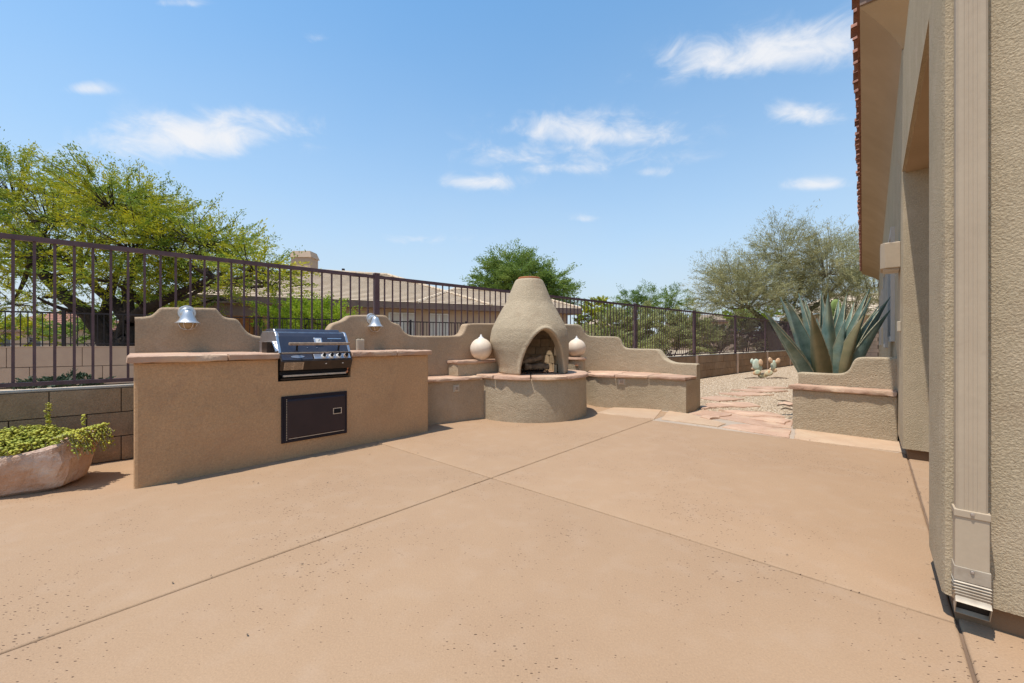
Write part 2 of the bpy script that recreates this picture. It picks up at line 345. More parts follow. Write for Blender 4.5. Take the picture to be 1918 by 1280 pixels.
# ------------------------------------------------------------------ ground, patio, gravel
g = MB(); g.add([(-900, -300, -.06), (900, -300, -.06), (900, 1500, -.06), (-900, 1500, -.06)], [(0, 1, 2, 3)])
g.build('ground', M['dirt'], kind='structure')
patio = MB().add([(*W(-2.4, -6.2), -.012), (*W(-2.4, 2.6), -.012), (*W(5.9, 2.6), -.012), (*W(5.9, -6.2), -.012)], [(0, 1, 2, 3)]).build('patio', M['joint'], kind='structure')
J1, J2, JF, JH = -2.094, 2.13, 5.05, .228
def slab(u0, u1, v0, v1, seed):
    gp = .0045
    # gentle waver of the tooled edges
    r = random.Random(seed); pts = []
    def edge(a, b, k):
        for i in range(k): 
            t = i/k; pts.append((a[0]+(b[0]-a[0])*t+r.uniform(-.0012, .0012), a[1]+(b[1]-a[1])*t+r.uniform(-.0012, .0012)))
    a, b, c, d = (u0+gp, v0+gp), (u1-gp, v0+gp), (u1-gp, v1-gp), (u0+gp, v1-gp)
    edge(a, b, 60); edge(b, c, 60); edge(c, d, 60); edge(d, a, 60)
    n = len(pts); m = MB()
    def ins(p, e): return (min(max(p[0], u0+gp+e), u1-gp-e), min(max(p[1], v0+gp+e), v1-gp-e))
    rings = [[(*W(*p), -.011) for p in pts], [(*W(*p), -.006) for p in pts], [(*W(*ins(p, .004)), -.0015) for p in pts], [(*W(*ins(p, .010)), 0) for p in pts]]
    vs = [q for rr in rings for q in rr]; fs = [tuple(range(3*n, 4*n))]
    for k in range(3):
        for i in range(n):
            j = (i+1) % n; fs.append((k*n+i, k*n+j, (k+1)*n+j, (k+1)*n+i))
    m.add(vs, fs); return m.build('slab', M['concrete'], patio, smooth=60)
slab(-2.3, J2, J1, JH, 1); slab(J2, JF, J1, JH, 2); slab(-2.3, J2, -6.1, J1, 3); slab(J2, 5.8, -6.1, J1, 4)
slab(-2.3, 1.52, JH, 2.5, 5); slab(1.52, JF-.2, JH, 2.5, 6)

# flagstone border
bpoly = [W(JF+.008, J1+.05), W(JF+.008, .30), W(5.75, .30), W(6.2, -1.4), W(6.5, -3.0), W(5.82, -3.35), W(5.82, J1)]
bpoly = [W(JF+.006, JH-.05), W(6.25, JH-.05), W(6.35, -2.0), W(6.1, -3.9), W(5.4, -3.9), W(JF+.006, J1-.2)]
bord = MB().add([(*p, -.004) for p in bpoly], [tuple(range(len(bpoly)))]).build('flagstone_border', M['mortar'], kind='structure')
def gp(*a): return [ground(*p) for p in a]
FL = [(gp((1118, 774), (1150, 763), (1240, 768), (1226, 786)), 'flag2'), (gp((1238, 786), (1252, 770), (1292, 776), (1360, 794), (1345, 800)), 'flag2'),
      (gp((1318, 769), (1400, 777), (1485, 788), (1483, 803), (1430, 799), (1340, 783), (1290, 775)), 'flag'),
      (gp((1352, 801), (1368, 796), (1395, 795), (1482, 806), (1478, 821)), 'flag'),
      (gp((1486, 823), (1490, 804), (1590, 812), (1700, 828), (1700, 849)), 'flag2')]
for i, (p, mt) in enumerate(FL):
    MB().prism(rag(p, .07, .006, i), -.02, .006, .006).build('flagstone', M[mt], bord, smooth=40)

gy = [fpt(s_of(on_line(1040, DF)), DF-.02), fpt(s_of(on_line(1600, DF)), DF-.02), W(23, 2), W(4.9, 2), W(4.9, .1), W(5.6, -2.5)]
MB().add([(*p, -.008) for p in gy], [tuple(range(len(gy)))]).build('gravel_ground', M['gravel'], kind='structure')
# loose pebbles
def scatter_pebbles():
    vs = []; fs = []; k = 0
    base = np.array([(1, 0, 0), (0, 1, 0), (-1, 0, 0), (0, -1, 0), (0, 0, 1), (0, 0, -.6)], float)
    tri = np.array([(0, 1, 4), (1, 2, 4), (2, 3, 4), (3, 0, 4), (1, 0, 5), (2, 1, 5), (3, 2, 5), (0, 3, 5)])
    V = []; F = []
    n = 0
    while n < 17000:
        px = rng.uniform(1305, 1500); py = 640+ 1/rng.uniform(1/150, 1/41)
        X, Z = ground(px, py)
        u = X*D1[0]+Z*D1[1]; v = X*MM[0]+Z*MM[1]
        if -FD.y*X+FD.x*Z > DF-.1 or v > .15: continue
        if u < 6.15+rng.uniform(-.12, .15): continue
        sz = rng.uniform(.007, .018)*(1+Z*.03); a = rng.uniform(0, 6.28)
        b = base*np.array([sz*rng.uniform(.8, 1.5), sz, sz*rng.uniform(.4, .8)])*(1+rng.uniform(-.2, .2, (6, 3)))
        c, s = math.cos(a), math.sin(a)
        b = np.stack([b[:, 0]*c-b[:, 1]*s+X, b[:, 0]*s+b[:, 1]*c+Z, b[:, 2]-.005], 1)
        V.append(b); F.append(tri+n*6); n += 1
    V = np.concatenate(V); F = np.concatenate(F)
    me = bpy.data.meshes.new('gravel'); me.from_pydata(V.tolist(), [], F.tolist())
    o = finish(me, 'gravel', M['pebble'], kind='stuff'); tag(o, 'loose tan gravel covering the side yard beyond the flagstone edge', 'gravel')
scatter_pebbles()
SS = [((1310, 783), (1345, 776), (1372, 779), (1330, 787)), ((1345, 770), (1440, 774), (1470, 783), (1400, 781)), ((1405, 792-6), (1440, 783), (1484, 790), (1470, 797)),
      ((1320, 758), (1400, 755), (1425, 763), (1350, 764)), ((1312, 747), (1345, 743), (1395, 750), (1345, 753)), ((1345, 738), (1400, 736), (1450, 741), (1390, 743)),
      ((1370, 731.5), (1440, 730), (1475, 734), (1420, 736)), ((1400, 726.5), (1440, 725), (1480, 728), (1440, 730)), ((1310, 763), (1335, 760), (1345, 764), (1315, 768)),
      ((1455, 757), (1475, 754), (1490, 758), (1480, 762))]
lab = ['small pink stepping stone touching the end of the stepped bench', 'long pink stepping stone closest to the flagstone border', 'pink stepping stone beside the low planter bench corner',
       'broad pink stepping stone in gravel, second row from the patio', 'pink stepping stone in gravel just right of the stepped bench end', 'long narrow stepping stone midway up the gravel path',
       'thin far stepping stone on the gravel path below the small cactus', 'farthest stepping stone in the gravel yard', 'tiny stepping stone hugging the base of the stepped bench',
       'small stepping stone in gravel half hidden by the planter bench']
for i, p in enumerate(SS):
    c = gp(*p); o = MB().prism(rag(c, .08, .02, 40+i), -.03, .022, .012).build('stepping_stone', M['flag'], smooth=40)
    tag(o, lab[i], 'stepping stone', 'stepping stones in the gravel')
for i, (p, q) in enumerate([((1457, 752), (1486, 757)), ((1455, 761), (1486, 763)), ((1462, 768), (1486, 770))]):
    a, b = ground(*p), ground(*q)
    o = MB().tube([(a[0], a[1], .01), ((a[0]+b[0])/2, (a[1]+b[1])/2+.03, .03), (b[0], b[1], .012)], [.006, .012, .009], 6).build('stick', M['wood'])
    tag(o, ['uppermost', 'middle', 'lowest'][i]+' of three dark sticks on gravel beside the planter bench', 'stick', 'dark sticks on the gravel')

# ------------------------------------------------------------------ rounded plaster wall
def plaster_wall(outline, T, thick, z0=0, r=.022, name='wall', mat='stucco', parent=None, maxs=.08):
    """outline: [(s, z)] top line, T(s, d, z) -> world; d 0 = front face, d = thick back face"""
    o = []
    for a, b in zip(outline[:-1], outline[1:]):
        k = max(1, int(math.hypot(b[0]-a[0], b[1]-a[1])/maxs))
        for j in range(k): t = j/k; o.append((a[0]+(b[0]-a[0])*t, a[1]+(b[1]-a[1])*t))
    o.append(outline[-1])
    n = len(o); nor = []
    for i in range(n):
        a = o[max(i-1, 0)]; b = o[min(i+1, n-1)]; dx, dz = b[0]-a[0], b[1]-a[1]; L = math.hypot(dx, dz) or 1
        nor.append((dz/L, -dx/L))          # inward (downward)
    m = MB(T); rings = []
    K = 4
    for i in range(n):
        (s, z), (nx, nz_) = o[i], nor[i]; ring = []
        wv = .0015*noise.noise((s*3, z*3, 1.3))
        ring.append((s+nx*r, wv, z0)); ring.append((s+nx*r, wv, z+nz_*r-.02))
        for k in range(K+1):
            a = math.pi/2*k/K; ins = r*(1-math.sin(a)); dd = r*(1-math.cos(a))
            ring.append((s+nx*ins, dd+wv, z+nz_*ins))
        for k in range(K+1):
            a = math.pi/2*(1-k/K); ins = r*(1-math.sin(a)); dd = thick-r*(1-math.cos(a))
            ring.append((s+nx*ins, dd+wv, z+nz_*ins))
        ring.append((s+nx*r, thick+wv, z+nz_*r-.02)); ring.append((s+nx*r, thick+wv, z0)); rings.append(ring)
    q = len(rings[0]); vs = [p for rr in rings for p in rr]; fs = []
    for i in range(n-1):
        for k in range(q-1): fs.append((i*q+k, (i+1)*q+k, (i+1)*q+k+1, i*q+k+1))
    fs += [tuple(range(q)), tuple(reversed(range((n-1)*q, n*q)))]
    m.add(vs, fs); return m.build(name, M[mat], parent, smooth=55)

# ------------------------------------------------------------------ wall behind kitchen counter (curved parapet)
OUT = [(252, 594), (272, 593.5), (284, 591), (292, 584), (299, 577), (306, 575.5), (400, 577), (406, 578), (412, 586), (419, 593.5), (430, 596), (442, 597), (448, 601), (455, 612), (465, 624),
       (480, 630), (505, 631.5), (600, 632), (612, 625), (618, 613), (624, 606), (633, 603.5), (644, 600), (652, 593), (659, 590), (720, 590), (726, 593), (731, 600), (738, 605), (747, 607),
       (752, 612), (757, 621), (766, 627.5), (780, 629.5), (858, 629.5), (866, 626), (871, 618), (873.5, 609), (879, 605.5), (930, 606), (1040, 607), (1064, 607)]
ol = []
for px, py in OUT:
    p = on_line(px, DW); ol.append((s_of(p), hz(py, p[1])))
ol = smooth_line(ol, 2)
gw = thing('garden_wall', 'curvy topped tan stucco wall behind the grill counter, running to the fireplace', 'wall', (*on_line(600, DW), 0))
plaster_wall(ol, lambda s, d, z: (*fpt(s, DW+d), z), .15, name='wall_body', parent=gw, mat='stucco3')

# ------------------------------------------------------------------ kitchen counter
A = Vector((-2.556, 2.747)); DC = (Vector((-.929, 4.53))-A).normalized(); CLEN = (Vector((-.929, 4.53))-A).length
NC = Vector((-DC.y, DC.x))
def cf(t, o=0): p = A+DC*t+NC*o; return (p.x, p.y)
def cb(t, o=0):           # where the counter meets the wall; ends lie square to the wall
    p = A+DC*t; e = Vector((-.682, .731)) if t < .5 else NC
    k = (DW-o-p.dot(FN))/e.dot(FN); q = p+e*k; return (q.x, q.y)
cnt = thing('grill_counter', 'long tan stucco outdoor kitchen counter with flagstone top', 'counter', (*cf(1.2, .2), 0))
def TC(a, b, c): return (*cf(a, b), c)
G0, G1 = .885, 1.515
bl = [cf(.0, .02), cf(.006, .006), cf(.02, 0), cf(G0, 0), cb(G0, .004), cb(0, .004)]
MB().prism(bl, -.01, .848).build('counter_body', M['stucco'], cnt)
br = [cf(G1, 0), cf(CLEN-.02, 0), cf(CLEN-.006, .006), cf(CLEN, .02), cb(CLEN, .004), cb(G1, .004)]
MB().prism(br, -.01, .848).build('counter_body', M['stucco'], cnt)
MB().prism([cf(G0+.0005, 0), cf(G1-.0005, 0), cb(G1-.0005, .004), cb(G0+.0005, .004)], -.01, .662).build('counter_body', M['stucco'], cnt)
MB(TC).box((G0, .06, .66), (G1, .07, .86)).build('recess_back', M['dark'], cnt)
def topslab(t0, t1, seed, l=0, r_=0, fo=-.03):
    p = [cf(t0+l, fo), cf((t0+t1)/2, fo-.006), cf(t1-r_, fo), cb(t1-r_*.5, .012), cb(t0+l, .012)]
    if l < 0: p[4] = tuple(Vector(cb(t0, .012))-DC*.03)
    MB().prism(rag(p, .06, .008, seed), .852, .903, .009).build('flagstone', M['flag'], cnt, smooth=40)
topslab(0, .53, 11, l=-.035); topslab(.536, G0-.004, 12); topslab(G1+.004, 2.0, 13)
topslab(2.005, CLEN+.03, 14, fo=-.025)
# access door in counter
dr = MB(TC).box((.908, -.012, .14), (1.474, .0, .535)).build('door', M['doorframe'], cnt, bevel=.003)
MB(TC).extrude([(-.012, .165), (-.026, .18), (-.026, .495), (-.012, .51)], .95, 1.448).build('door_panel', M['doorpanel'], dr, bevel=.006)
MB(TC).box((1.335, -.028, .335), (1.415, -.0265, .39)).build('handle_plate', M['steel'], dr)
MB(TC).box((1.342, -.031, .341), (1.408, -.0285, .384)).build('handle', M['dark'], dr, bevel=.002)
MB(TC).box((.928, -.02, .15), (.944, -.0125, .525)).build('door_trim', M['doorframe'], dr)
hm = MB(TC)
for k in range(26): z = .16+k*.0137; hm.box((.9445, -.019, z), (.949, -.0125, z+.008))
hm.build('hinge', M['steel'], dr)
MB(TC).box((.958, -.0275, .172), (1.44, -.0262, .176)).build('lower_trim', M['steel'], dr)

# ------------------------------------------------------------------ grill
gr = thing('gas_grill', 'black built-in gas grill with silver edges set into the counter', 'grill', (*cf(1.2, .2), .9))
ga, gb = G0+.004, G1-.004
hood = [(.0, .905), (.012, .925), (.075, 1.045), (.10, 1.075), (.135, 1.085), (.17, 1.085), (.20, 1.112), (.40, 1.112), (.46, 1.06), (.49, .98), (.49, .905)]
MB(TC).extrude(hood, ga+.022, gb-.022).build('hood', M['grillblack'], gr, bevel=.006)
hood2 = [(-.006, .903), (.004, .925), (.068, 1.05), (.095, 1.083), (.135, 1.092), (.42, 1.092), (.47, 1.05), (.497, .98), (.497, .903)]
MB(TC).extrude(hood2, ga, ga+.0215).build('side_panel', M['steel'], gr, bevel=.004)
MB(TC).extrude(hood2, gb-.0215, gb).build('side_panel', M['steel'], gr, bevel=.004)
MB(TC).box((ga+.023, -.008, .899), (gb-.023, .03, .908)).build('hood_rim', M['steel'], gr)
MB(TC).box((ga+.06, -.075, .967), (gb-.035, -.05, .992)).build('handle', M['tanbar'], gr, bevel=.006)
for a in (ga+.13, gb-.13):
    MB(TC).tube([(a, -.06, .975), (a+.005, -.03, .955), (a+.02, .012, .925)], .008, 6).build('handle_bracket', M['dark'], gr)
# slope frame of hood front face
def TH(a, b, c):      # b out of slope, c up along slope
    y0, z0, y1, z1 = .012, .925, .075, 1.045; L = math.hypot(y1-y0, z1-z0); uy, uz = (y1-y0)/L, (z1-z0)/L
    return TC(a, y0+uy*c-uz*b, z0+uz*c+uy*b)
gm = (ga+gb)/2+.03
th = MB(TH).box((gm-.036, .001, .055), (gm+.036, .014, .118)).build('thermometer', M['steel'], gr, bevel=.006)
MB(TH).box((gm-.024, .0145, .066), (gm+.024, .0155, .107)).build('thermometer_dial', M['white'], th)
MB(TH).tube([(gm, .017, .08), (gm+.014, .017, .098)], .0018, 5).build('thermometer_needle', M['dark'], th)
MB(TH).box((gb-.19, .001, .108), (gb-.06, .004, .118)).build('name_plate', M['steel'], gr)
for a, c in ((ga+.24, .02), (gb-.16, .085), (gb-.3, .02)):
    MB(TH).lathe([(.004, 0), (.004, .004), (.002, .005)], (a, .002, c), 10).build('rivet', M['steel'], gr)
# side bracket
sb = MB(TC); sb.tube([(ga-.006, .01, .915), (ga-.012, .09, .995)], .011, 6); sb.build('lift_arm', M['steel'], gr)
b2 = MB(TC).box((ga-.055, .11, .905), (ga-.004, .24, .995)); b2.build('rotisserie_bracket', M['grillpanel'], gr, bevel=.003)
MB(TC).box((ga-.075, .10, .996), (ga-.002, .25, 1.004)).build('bracket_shelf', M['steel'], gr)
# control panel
cp = MB(TC).extrude([(.05, .892), (-.012, .892), (-.05, .84), (-.055, .832), (-.022, .752), (.05, .75)], ga+.004, gb-.004).build('control_panel', M['grillpanel'], gr, bevel=.003)
def TP(a, b, c):      # control slope: b out, c up along
    y0, z0, y1, z1 = -.05, .84, -.012, .892; L = math.hypot(y1-y0, z1-z0); uy, uz = (y1-y0)/L, (z1-z0)/L
    return TC(a, y0+uy*c-uz*b, z0+uz*c+uy*b)
MB(TP).box((ga+.015, .0005, .004), (ga+.262, .003, .06)).build('left_panel', M['grillblack'], gr)
MB(TP).box((ga+.275, .0005, .006), (gb-.02, .005, .058)).build('knob_plate', M['steel'], gr, bevel=.002)
MB(TP).add([(ga+.14+.055*math.cos(a), b, .033+.014*math.sin(a)) for b in (.003, .007) for a in [k*math.pi/12 for k in range(24)]],
     [tuple(range(24)), tuple(range(24, 48))]+[(k, (k+1) % 24, (k+1) % 24+24, k+24) for k in range(24)]).build('oval_badge', M['steel'], gr)
for k in range(4):
    a = ga+.36+k*.068
    ring = MB(TP); vs = []
    def disc(mb, a, c, r, b0, b1, r2=None, n=20):
        r2 = r2 or r; vs = [(a+r*math.cos(i*2*math.pi/n), b0, c+r*math.sin(i*2*math.pi/n)) for i in range(n)]+[(a+r2*math.cos(i*2*math.pi/n), b1, c+r2*math.sin(i*2*math.pi/n)) for i in range(n)]
        mb.add(vs, [tuple(range(n)), tuple(range(n, 2*n))]+[(i, (i+1) % n, (i+1) % n+n, i+n) for i in range(n)]); return mb
    kn = disc(MB(TP), a, .033, .023, .005, .016, .021).build('knob', M['white'] if k < 3 else M['tanbar'], gr, smooth=40)
    mb = disc(MB(TP), a, .033, .014, .016, .034, .012); mb.box((a-.005, .03, .018), (a+.005, .04, .048)); mb.build('knob_grip', M['dark'], kn)
def TQ(a, b, c):
    y0, z0, y1, z1 = -.022, .752, -.055, .832; L = math.hypot(y1-y0, z1-z0); uy, uz = (y1-y0)/L, (z1-z0)/L
    return TC(a, y0+uy*c-uz*b, z0+uz*c+uy*b)
st = MB(TQ).box((ga+.03, .001, .008), (ga+.185, .003, .078)).build('warning_label', M['paper'], gr)
ln = MB(TQ)
for k in range(8): ln.box((ga+.036, .0032, .014+k*.008), (ga+(.1 if k % 3 else .088), .0036, .0165+k*.008)); ln.box((ga+.112, .0032, .014+k*.008), (ga+.176, .0036, .0165+k*.008))
ln.build('label_print', M['wood'], st)
for a in (ga+.37, gb-.1):
    MB(TQ).box((a, .001, .052), (a+.012, .004, .06)).build('screw_head', M['white'], gr)
MB(TC).box((ga+.03, -.02, .70), (gb-.05, .04, .715)).build('drip_tray', M['steel'], gr)
MB(TC).box((ga+.01, .0, .716), (gb-.01, .045, .748)).build('burner_box', M['dark'], gr)
MB(TC).box((ga+.02, .01, .672), (gb-.02, .03, .684)).build('lower_rail', M['grillpanel'], gr)
MB(TC).tube([(gb-.03, -.012, .752), (gb-.035, -.014, .72), (gb-.06, -.01, .705)], .009, 6).build('gas_fitting', M['clay'], gr)

# ------------------------------------------------------------------ bell lamps on the garden wall
def bell_lamp(px, py, label):
    p = on_line(px, DW); z = hz(py, p[1]); n = -FN; c = Vector((p[0], p[1], z))
    t = thing('wall_lamp', label, 'wall lamp', tuple(c), 'bell lamps on the curvy wall')
    def TW(a, b, h): q = c+Vector((FD.x*a+n.x*b, FD.y*a+n.y*b, h)); return tuple(q)
    m = MB(TW); k = 24
    for (r0, r1, b0, b1) in ((.068, .062, -.006, .018), (.05, .035, .018, .03)):
        m.add([(r0*math.cos(i*2*math.pi/k), b0, r0*math.sin(i*2*math.pi/k)) for i in range(k)]+[(r1*math.cos(i*2*math.pi/k), b1, r1*math.sin(i*2*math.pi/k)) for i in range(k)],
              [tuple(range(k)), tuple(range(k, 2*k))]+[(i, (i+1) % k, (i+1) % k+k, i+k) for i in range(k)])
    m.build('mount', M['galv'], t, smooth=40)
    MB(TW).tube([(0, .02, 0), (0, .06, .02), (0, .095, .015), (0, .105, -.01)], .024, 12).build('neck', M['galv'], t, smooth=True)
    zc = -.005
    sh = MB(TW).lathe([(.026, .022), (.034, .012), (.042, -.01), (.052, -.035), (.062, -.058), (.074, -.075), (.088, -.082), (.088, -.086), (.07, -.083), (.05, -.06)], (0, .105, zc), 32).build('shade', M['galv'], t, smooth=40)
    MB(TW).lathe([(.058, -.08), (.058, -.095), (.045, -.12), (.02, -.133), (.001, -.135)], (0, .105, zc), 20).build('glass_bowl', M['lampglass'], t, smooth=True)
    cg = MB(TW)
    for i in range(6):
        a = i*math.pi/3; cg.tube([((.064*s_)*math.cos(a), .105+.064*s_*math.sin(a), zc+h) for s_, h in ((1, -.082), (.98, -.1), (.75, -.128), (.35, -.14), (0, -.143))], .0025, 5)
    cg.build('cage', M['galv'], t)
bell_lamp(350, 587, 'larger looking silver bell lamp above the counter left of the grill')
bell_lamp(696, 598, 'silver bell lamp on the curvy wall right of the grill')
def box_on(px0, px1, py0, py1, T, th, name, label, cat, mat='beige', group=None, slots=2):
    pass
p0 = on_line(666, DW); p1 = on_line(680, DW); s0, s1 = s_of(p0), s_of(p1); za, zb = hz(657, p0[1]), hz(636, p0[1])
ob = thing('outlet_cover', 'beige weatherproof outlet box on the wall right of the grill', 'outlet', (*p0, za))
TWl = lambda s, d, z: (*fpt(s, DW-d), z)
MB(TWl).box((s0, -.004, za), (s1, .045, zb)).build('cover', M['beige'], ob, bevel=.006)
for a in (.2, .7): MB(TWl).box((s0+(s1-s0)*a, .01, zb-.002), (s0+(s1-s0)*(a+.15), .04, zb+.01)).build('hinge', M['beige'], ob)
rb = MB(TWl)
for k in range(5): s = s0+(s1-s0)*(.18+k*.15); rb.box((s, .044, za+.015), (s+.006, .049, zb-.015))
rb.build('cover_rib', M['beige'], ob)

# ------------------------------------------------------------------ left bench
def stone_strip(poly, z0, z1, parent, seed, mat='flag', ch=.012): return MB().prism(rag(poly, .06, .009, seed), z0, z1, ch).build('flagstone', M[mat], parent, smooth=40)
LB0, LB1 = Vector(ground(803, 797)), Vector(ground(897, 785)); LD = (LB1-LB0).normalized(); LN = Vector((-LD.y, LD.x))
lb = thing('left_bench', 'short tan stucco bench between the grill counter and the fireplace', 'bench', (LB0.x, LB0.y, 0))
lb.name = 'stucco_bench'
ORG[lb.name] = (LB0.x, LB0.y, 0)
def dwall(p, e, o=.004): k = (DW-o-Vector(p).dot(FN))/Vector(e).dot(FN); return tuple(Vector(p)+Vector(e)*k)
s_start = LB0-LD*.12
MB().prism([tuple(s_start), tuple(LB1+LD*.1), dwall(LB1+LD*.1, LN), dwall(s_start, LN)], -.01, .508).build('bench_body', M['stucco3'], lb)
a, b = LB0-LD*.10-LN*.03, LB1+LD*.02-LN*.03; mid = (a+b)/2
stone_strip([tuple(a), tuple(b), dwall(b, LN, .008), dwall(a, LN, .008)], .510, .552, lb, 21)
# podium with lamp
q0 = Vector(on_line(858, DW-.235)); q1 = Vector(on_line(952, DW-.25))
pod = thing('podium', 'low stucco podium with flagstone top left of the fireplace', 'podium', (q0.x, q0.y, .55))
MB().prism([tuple(q0), tuple(q1), dwall(q1, FN), dwall(q0, FN)], .5525, .706).build('podium_body', M['stucco2'], pod)
stone_strip([tuple(q0-FD*.02-FN*.02), tuple(q1-FN*.02), dwall(q1, FN, .006), dwall(q0-FD*.02, FN, .006)], .707, .750, pod, 22)
def outlet(c, e, n, label, w_=.085, h=.085):
    c = Vector(c); t = thing('outlet_plate', label, 'outlet', tuple(c))
    T = lambda a, b, z: (c.x+e[0]*a-n[0]*b, c.y+e[1]*a-n[1]*b, c.z+z)
    MB(T).box((-w_/2, -.003, -h/2), (w_/2, .008, h/2)).build('plate', M['beige'], t, bevel=.003)
    m = MB(T).box((-w_*.28, .0085, -h*.3), (w_*.28, .02, h*.3)); m.build('flip_cover', M['pilaster'], t, bevel=.002)
    m = MB(T)
    for k in range(3): m.box((-w_*.24, .0205, -h*.2+k*h*.17), (w_*.24, .024, -h*.13+k*h*.17))
    m.build('slot', M['wood'], t)
pc = LB0+LD*((852.5-803)/94*(LB1-LB0).length)
outlet((pc.x, pc.y, hz(727.5, pc.y)), LD, LN, 'small beige outlet plate on the front of the left bench')

# ------------------------------------------------------------------ fireplace
FC = Vector((.24, 5.70)); HC = Vector((.26, 5.76)); HR = .785
fp = thing('kiva_fireplace', 'beehive shaped stucco kiva fireplace on a round stone topped hearth', 'fireplace', (FC.x, FC.y, 0))
prof = [(HR, -.01), (HR, .05), (HR-.002, .25), (HR-.006, .45), (HR-.012, .523)]
hb = MB()
n = 96; vs = []; fs = []
for i, (r, z) in enumerate(prof):
    for k in range(n):
        a = 2*math.pi*k/n; rr = r+.008*noise.noise((math.cos(a)*3, math.sin(a)*3, z*4))
        vs.append((HC.x+rr*math.cos(a), HC.y+rr*math.sin(a), z))
for i in range(len(prof)-1):
    for k in range(n): j = (k+1) % n; fs.append((i*n+k, i*n+j, (i+1)*n+j, (i+1)*n+k))
fs.append(tuple(range((len(prof)-1)*n, len(prof)*n)))
hb.add(vs, fs).build('hearth_base', M['stucco2'], fp, smooth=50)
# hearth stones: irregular ring sectors
cuts = [-178, -128, -92, -58, -20, 30, 100, 150, 182]
for i, (a0, a1) in enumerate(zip(cuts[:-1], cuts[1:])):
    r = random.Random(70+i); po = []
    k = max(4, int((a1-a0)/6))
    for j in range(k+1):
        a = R(a0+.5+(a1-a0-1)*j/k); rr = HR+.028+r.uniform(-.012, .01); po.append((HC.x+rr*math.cos(a), HC.y+rr*math.sin(a)))
    for j in range(3):
        a = R(a1-.8-(a1-a0-1.6)*j/2); rr = .16; po.append((HC.x+rr*math.cos(a), HC.y+rr*math.sin(a)))
    MB().prism(po, .524, .570, .010).build('flagstone', M['flag'], fp, smooth=40)
MB().prism([(HC.x+.3*math.cos(R(a)), HC.y+.3*math.sin(R(a))) for a in range(0, 360, 20)], .525, .566).build('hearth_floor', M['brick'], fp)
# body
def make_body():
    PR = [(.565, .545), (.65, .546), (.78, .548), (.90, .552), (1.0, .552), (1.08, .545), (1.17, .527), (1.25, .490), (1.32, .453), (1.42, .398), (1.54, .327), (1.66, .276), (1.76, .235), (1.84, .200), (1.862, .185), (1.868, .165)]
    n = 72; m = MB(); vs = []; fs = []
    for (z, r) in PR:
        for k in range(n):
            a = 2*math.pi*k/n; lf = max(0, -math.cos(a))
            rr = r*(1-.20*lf**1.5*max(0, min(1, (.97-z)/.30)))*(1+.012*noise.noise((math.cos(a)*2, math.sin(a)*2, z*3)))
            vs.append((FC.x+rr*math.cos(a), FC.y+rr*math.sin(a), z))
    for i in range(len(PR)-1):
        for k in range(n): j = (k+1) % n; fs.append((i*n+k, i*n+j, (i+1)*n+j, (i+1)*n+k))
    fs += [tuple(reversed(range(n))), tuple(range((len(PR)-1)*n, len(PR)*n))]
    body = m.add(vs, fs).build('tmp_body', M['stucco2'])
    cav = MB().lathe([(.42, .50), (.42, .95), (.40, 1.10), (.33, 1.25), (.20, 1.44), (.145, 1.60), (.138, 1.95)], (FC.x, FC.y+.02, 0), 40).build('tmp_cav', M['stucco2'])
    ax = Vector((math.sin(R(21)), -math.cos(R(21)))); sd_ = Vector((ax.y*-1, ax.x)); sd_ = Vector((math.cos(R(21)), math.sin(R(21))))
    arc = [(-.308, .50)]
    H = .585
    for k in range(0, 25):
        z = H*math.sin(math.pi/2*k/24); x = .302*(1-(z/H)**1.9)**.58; arc.append((-x, .57+z))
    arc += [(-x, z) for x, z in reversed(arc)]
    T = lambda a, b, c: (FC.x+sd_.x*a+ax.x*b, FC.y+sd_.y*a+ax.y*b, c)
    cut = MB(T); k = len(arc); cut.add([(a*1.0, .1, z) for a, z in arc]+[(a, .9, z) for a, z in arc], [tuple(range(k)), tuple(range(k, 2*k))]+[(i, (i+1) % k, (i+1) % k+k, i+k) for i in range(k)])
    cut = cut.build('tmp_cut', M['stucco2'])
    for c in (cav, cut):
        md = body.modifiers.new('b', 'BOOLEAN'); md.operation = 'DIFFERENCE'; md.object = c; md.solver = 'EXACT'
    dg = bpy.context.evaluated_depsgraph_get(); me = bpy.data.meshes.new_from_object(body.evaluated_get(dg))
    # raised rim round the arch
    rim = MB(T); path = []
    for a, z in arc[1:-1]:
        dd = math.sqrt(max(.0, .54**2-(a*1.06)**2)); path.append((a*1.08, dd-.004, z+.02*((z-.57)/.58)))
    rim.tube(path, .022, 10)
    me2 = bpy.data.meshes.new('r'); me2.from_pydata(rim.v, [], rim.f)
    b = bmesh.new(); b.from_mesh(me); b.from_mesh(me2)
    bmesh.ops.recalc_face_normals(b, faces=b.faces)
    b.to_mesh(me); b.free()
    for o in (body, cav, cut): bpy.data.objects.remove(o)
    o = bpy.data.objects.new('tmp', me); C.objects.link(o)
    md = o.modifiers.new('r', 'REMESH'); md.mode = 'VOXEL'; md.voxel_size = .0125
    md = o.modifiers.new('s', 'SMOOTH'); md.factor = .5; md.iterations = 11
    dg = bpy.context.evaluated_depsgraph_get(); dg.update(); me = bpy.data.meshes.new_from_object(o.evaluated_get(dg)); bpy.data.objects.remove(o)
    me.transform(__import__('mathutils').Matrix.Translation((-FC.x, -FC.y, 0)))
    me.materials.clear()
    f = finish(me, 'chimney_body', M['stucco2'], fp, smooth=180, o0=(FC.x, FC.y, 0), fix=False)
    return ax, sd_
AX, SD = make_body()
MB().lathe([(.150, 1.850), (.155, 1.888), (.150, 1.893), (.130, 1.890), (.126, 1.75), (.135, 1.75)], (FC.x, FC.y, 0), 32, cap=False).build('flue_ring', M['clay'], fp, smooth=40)
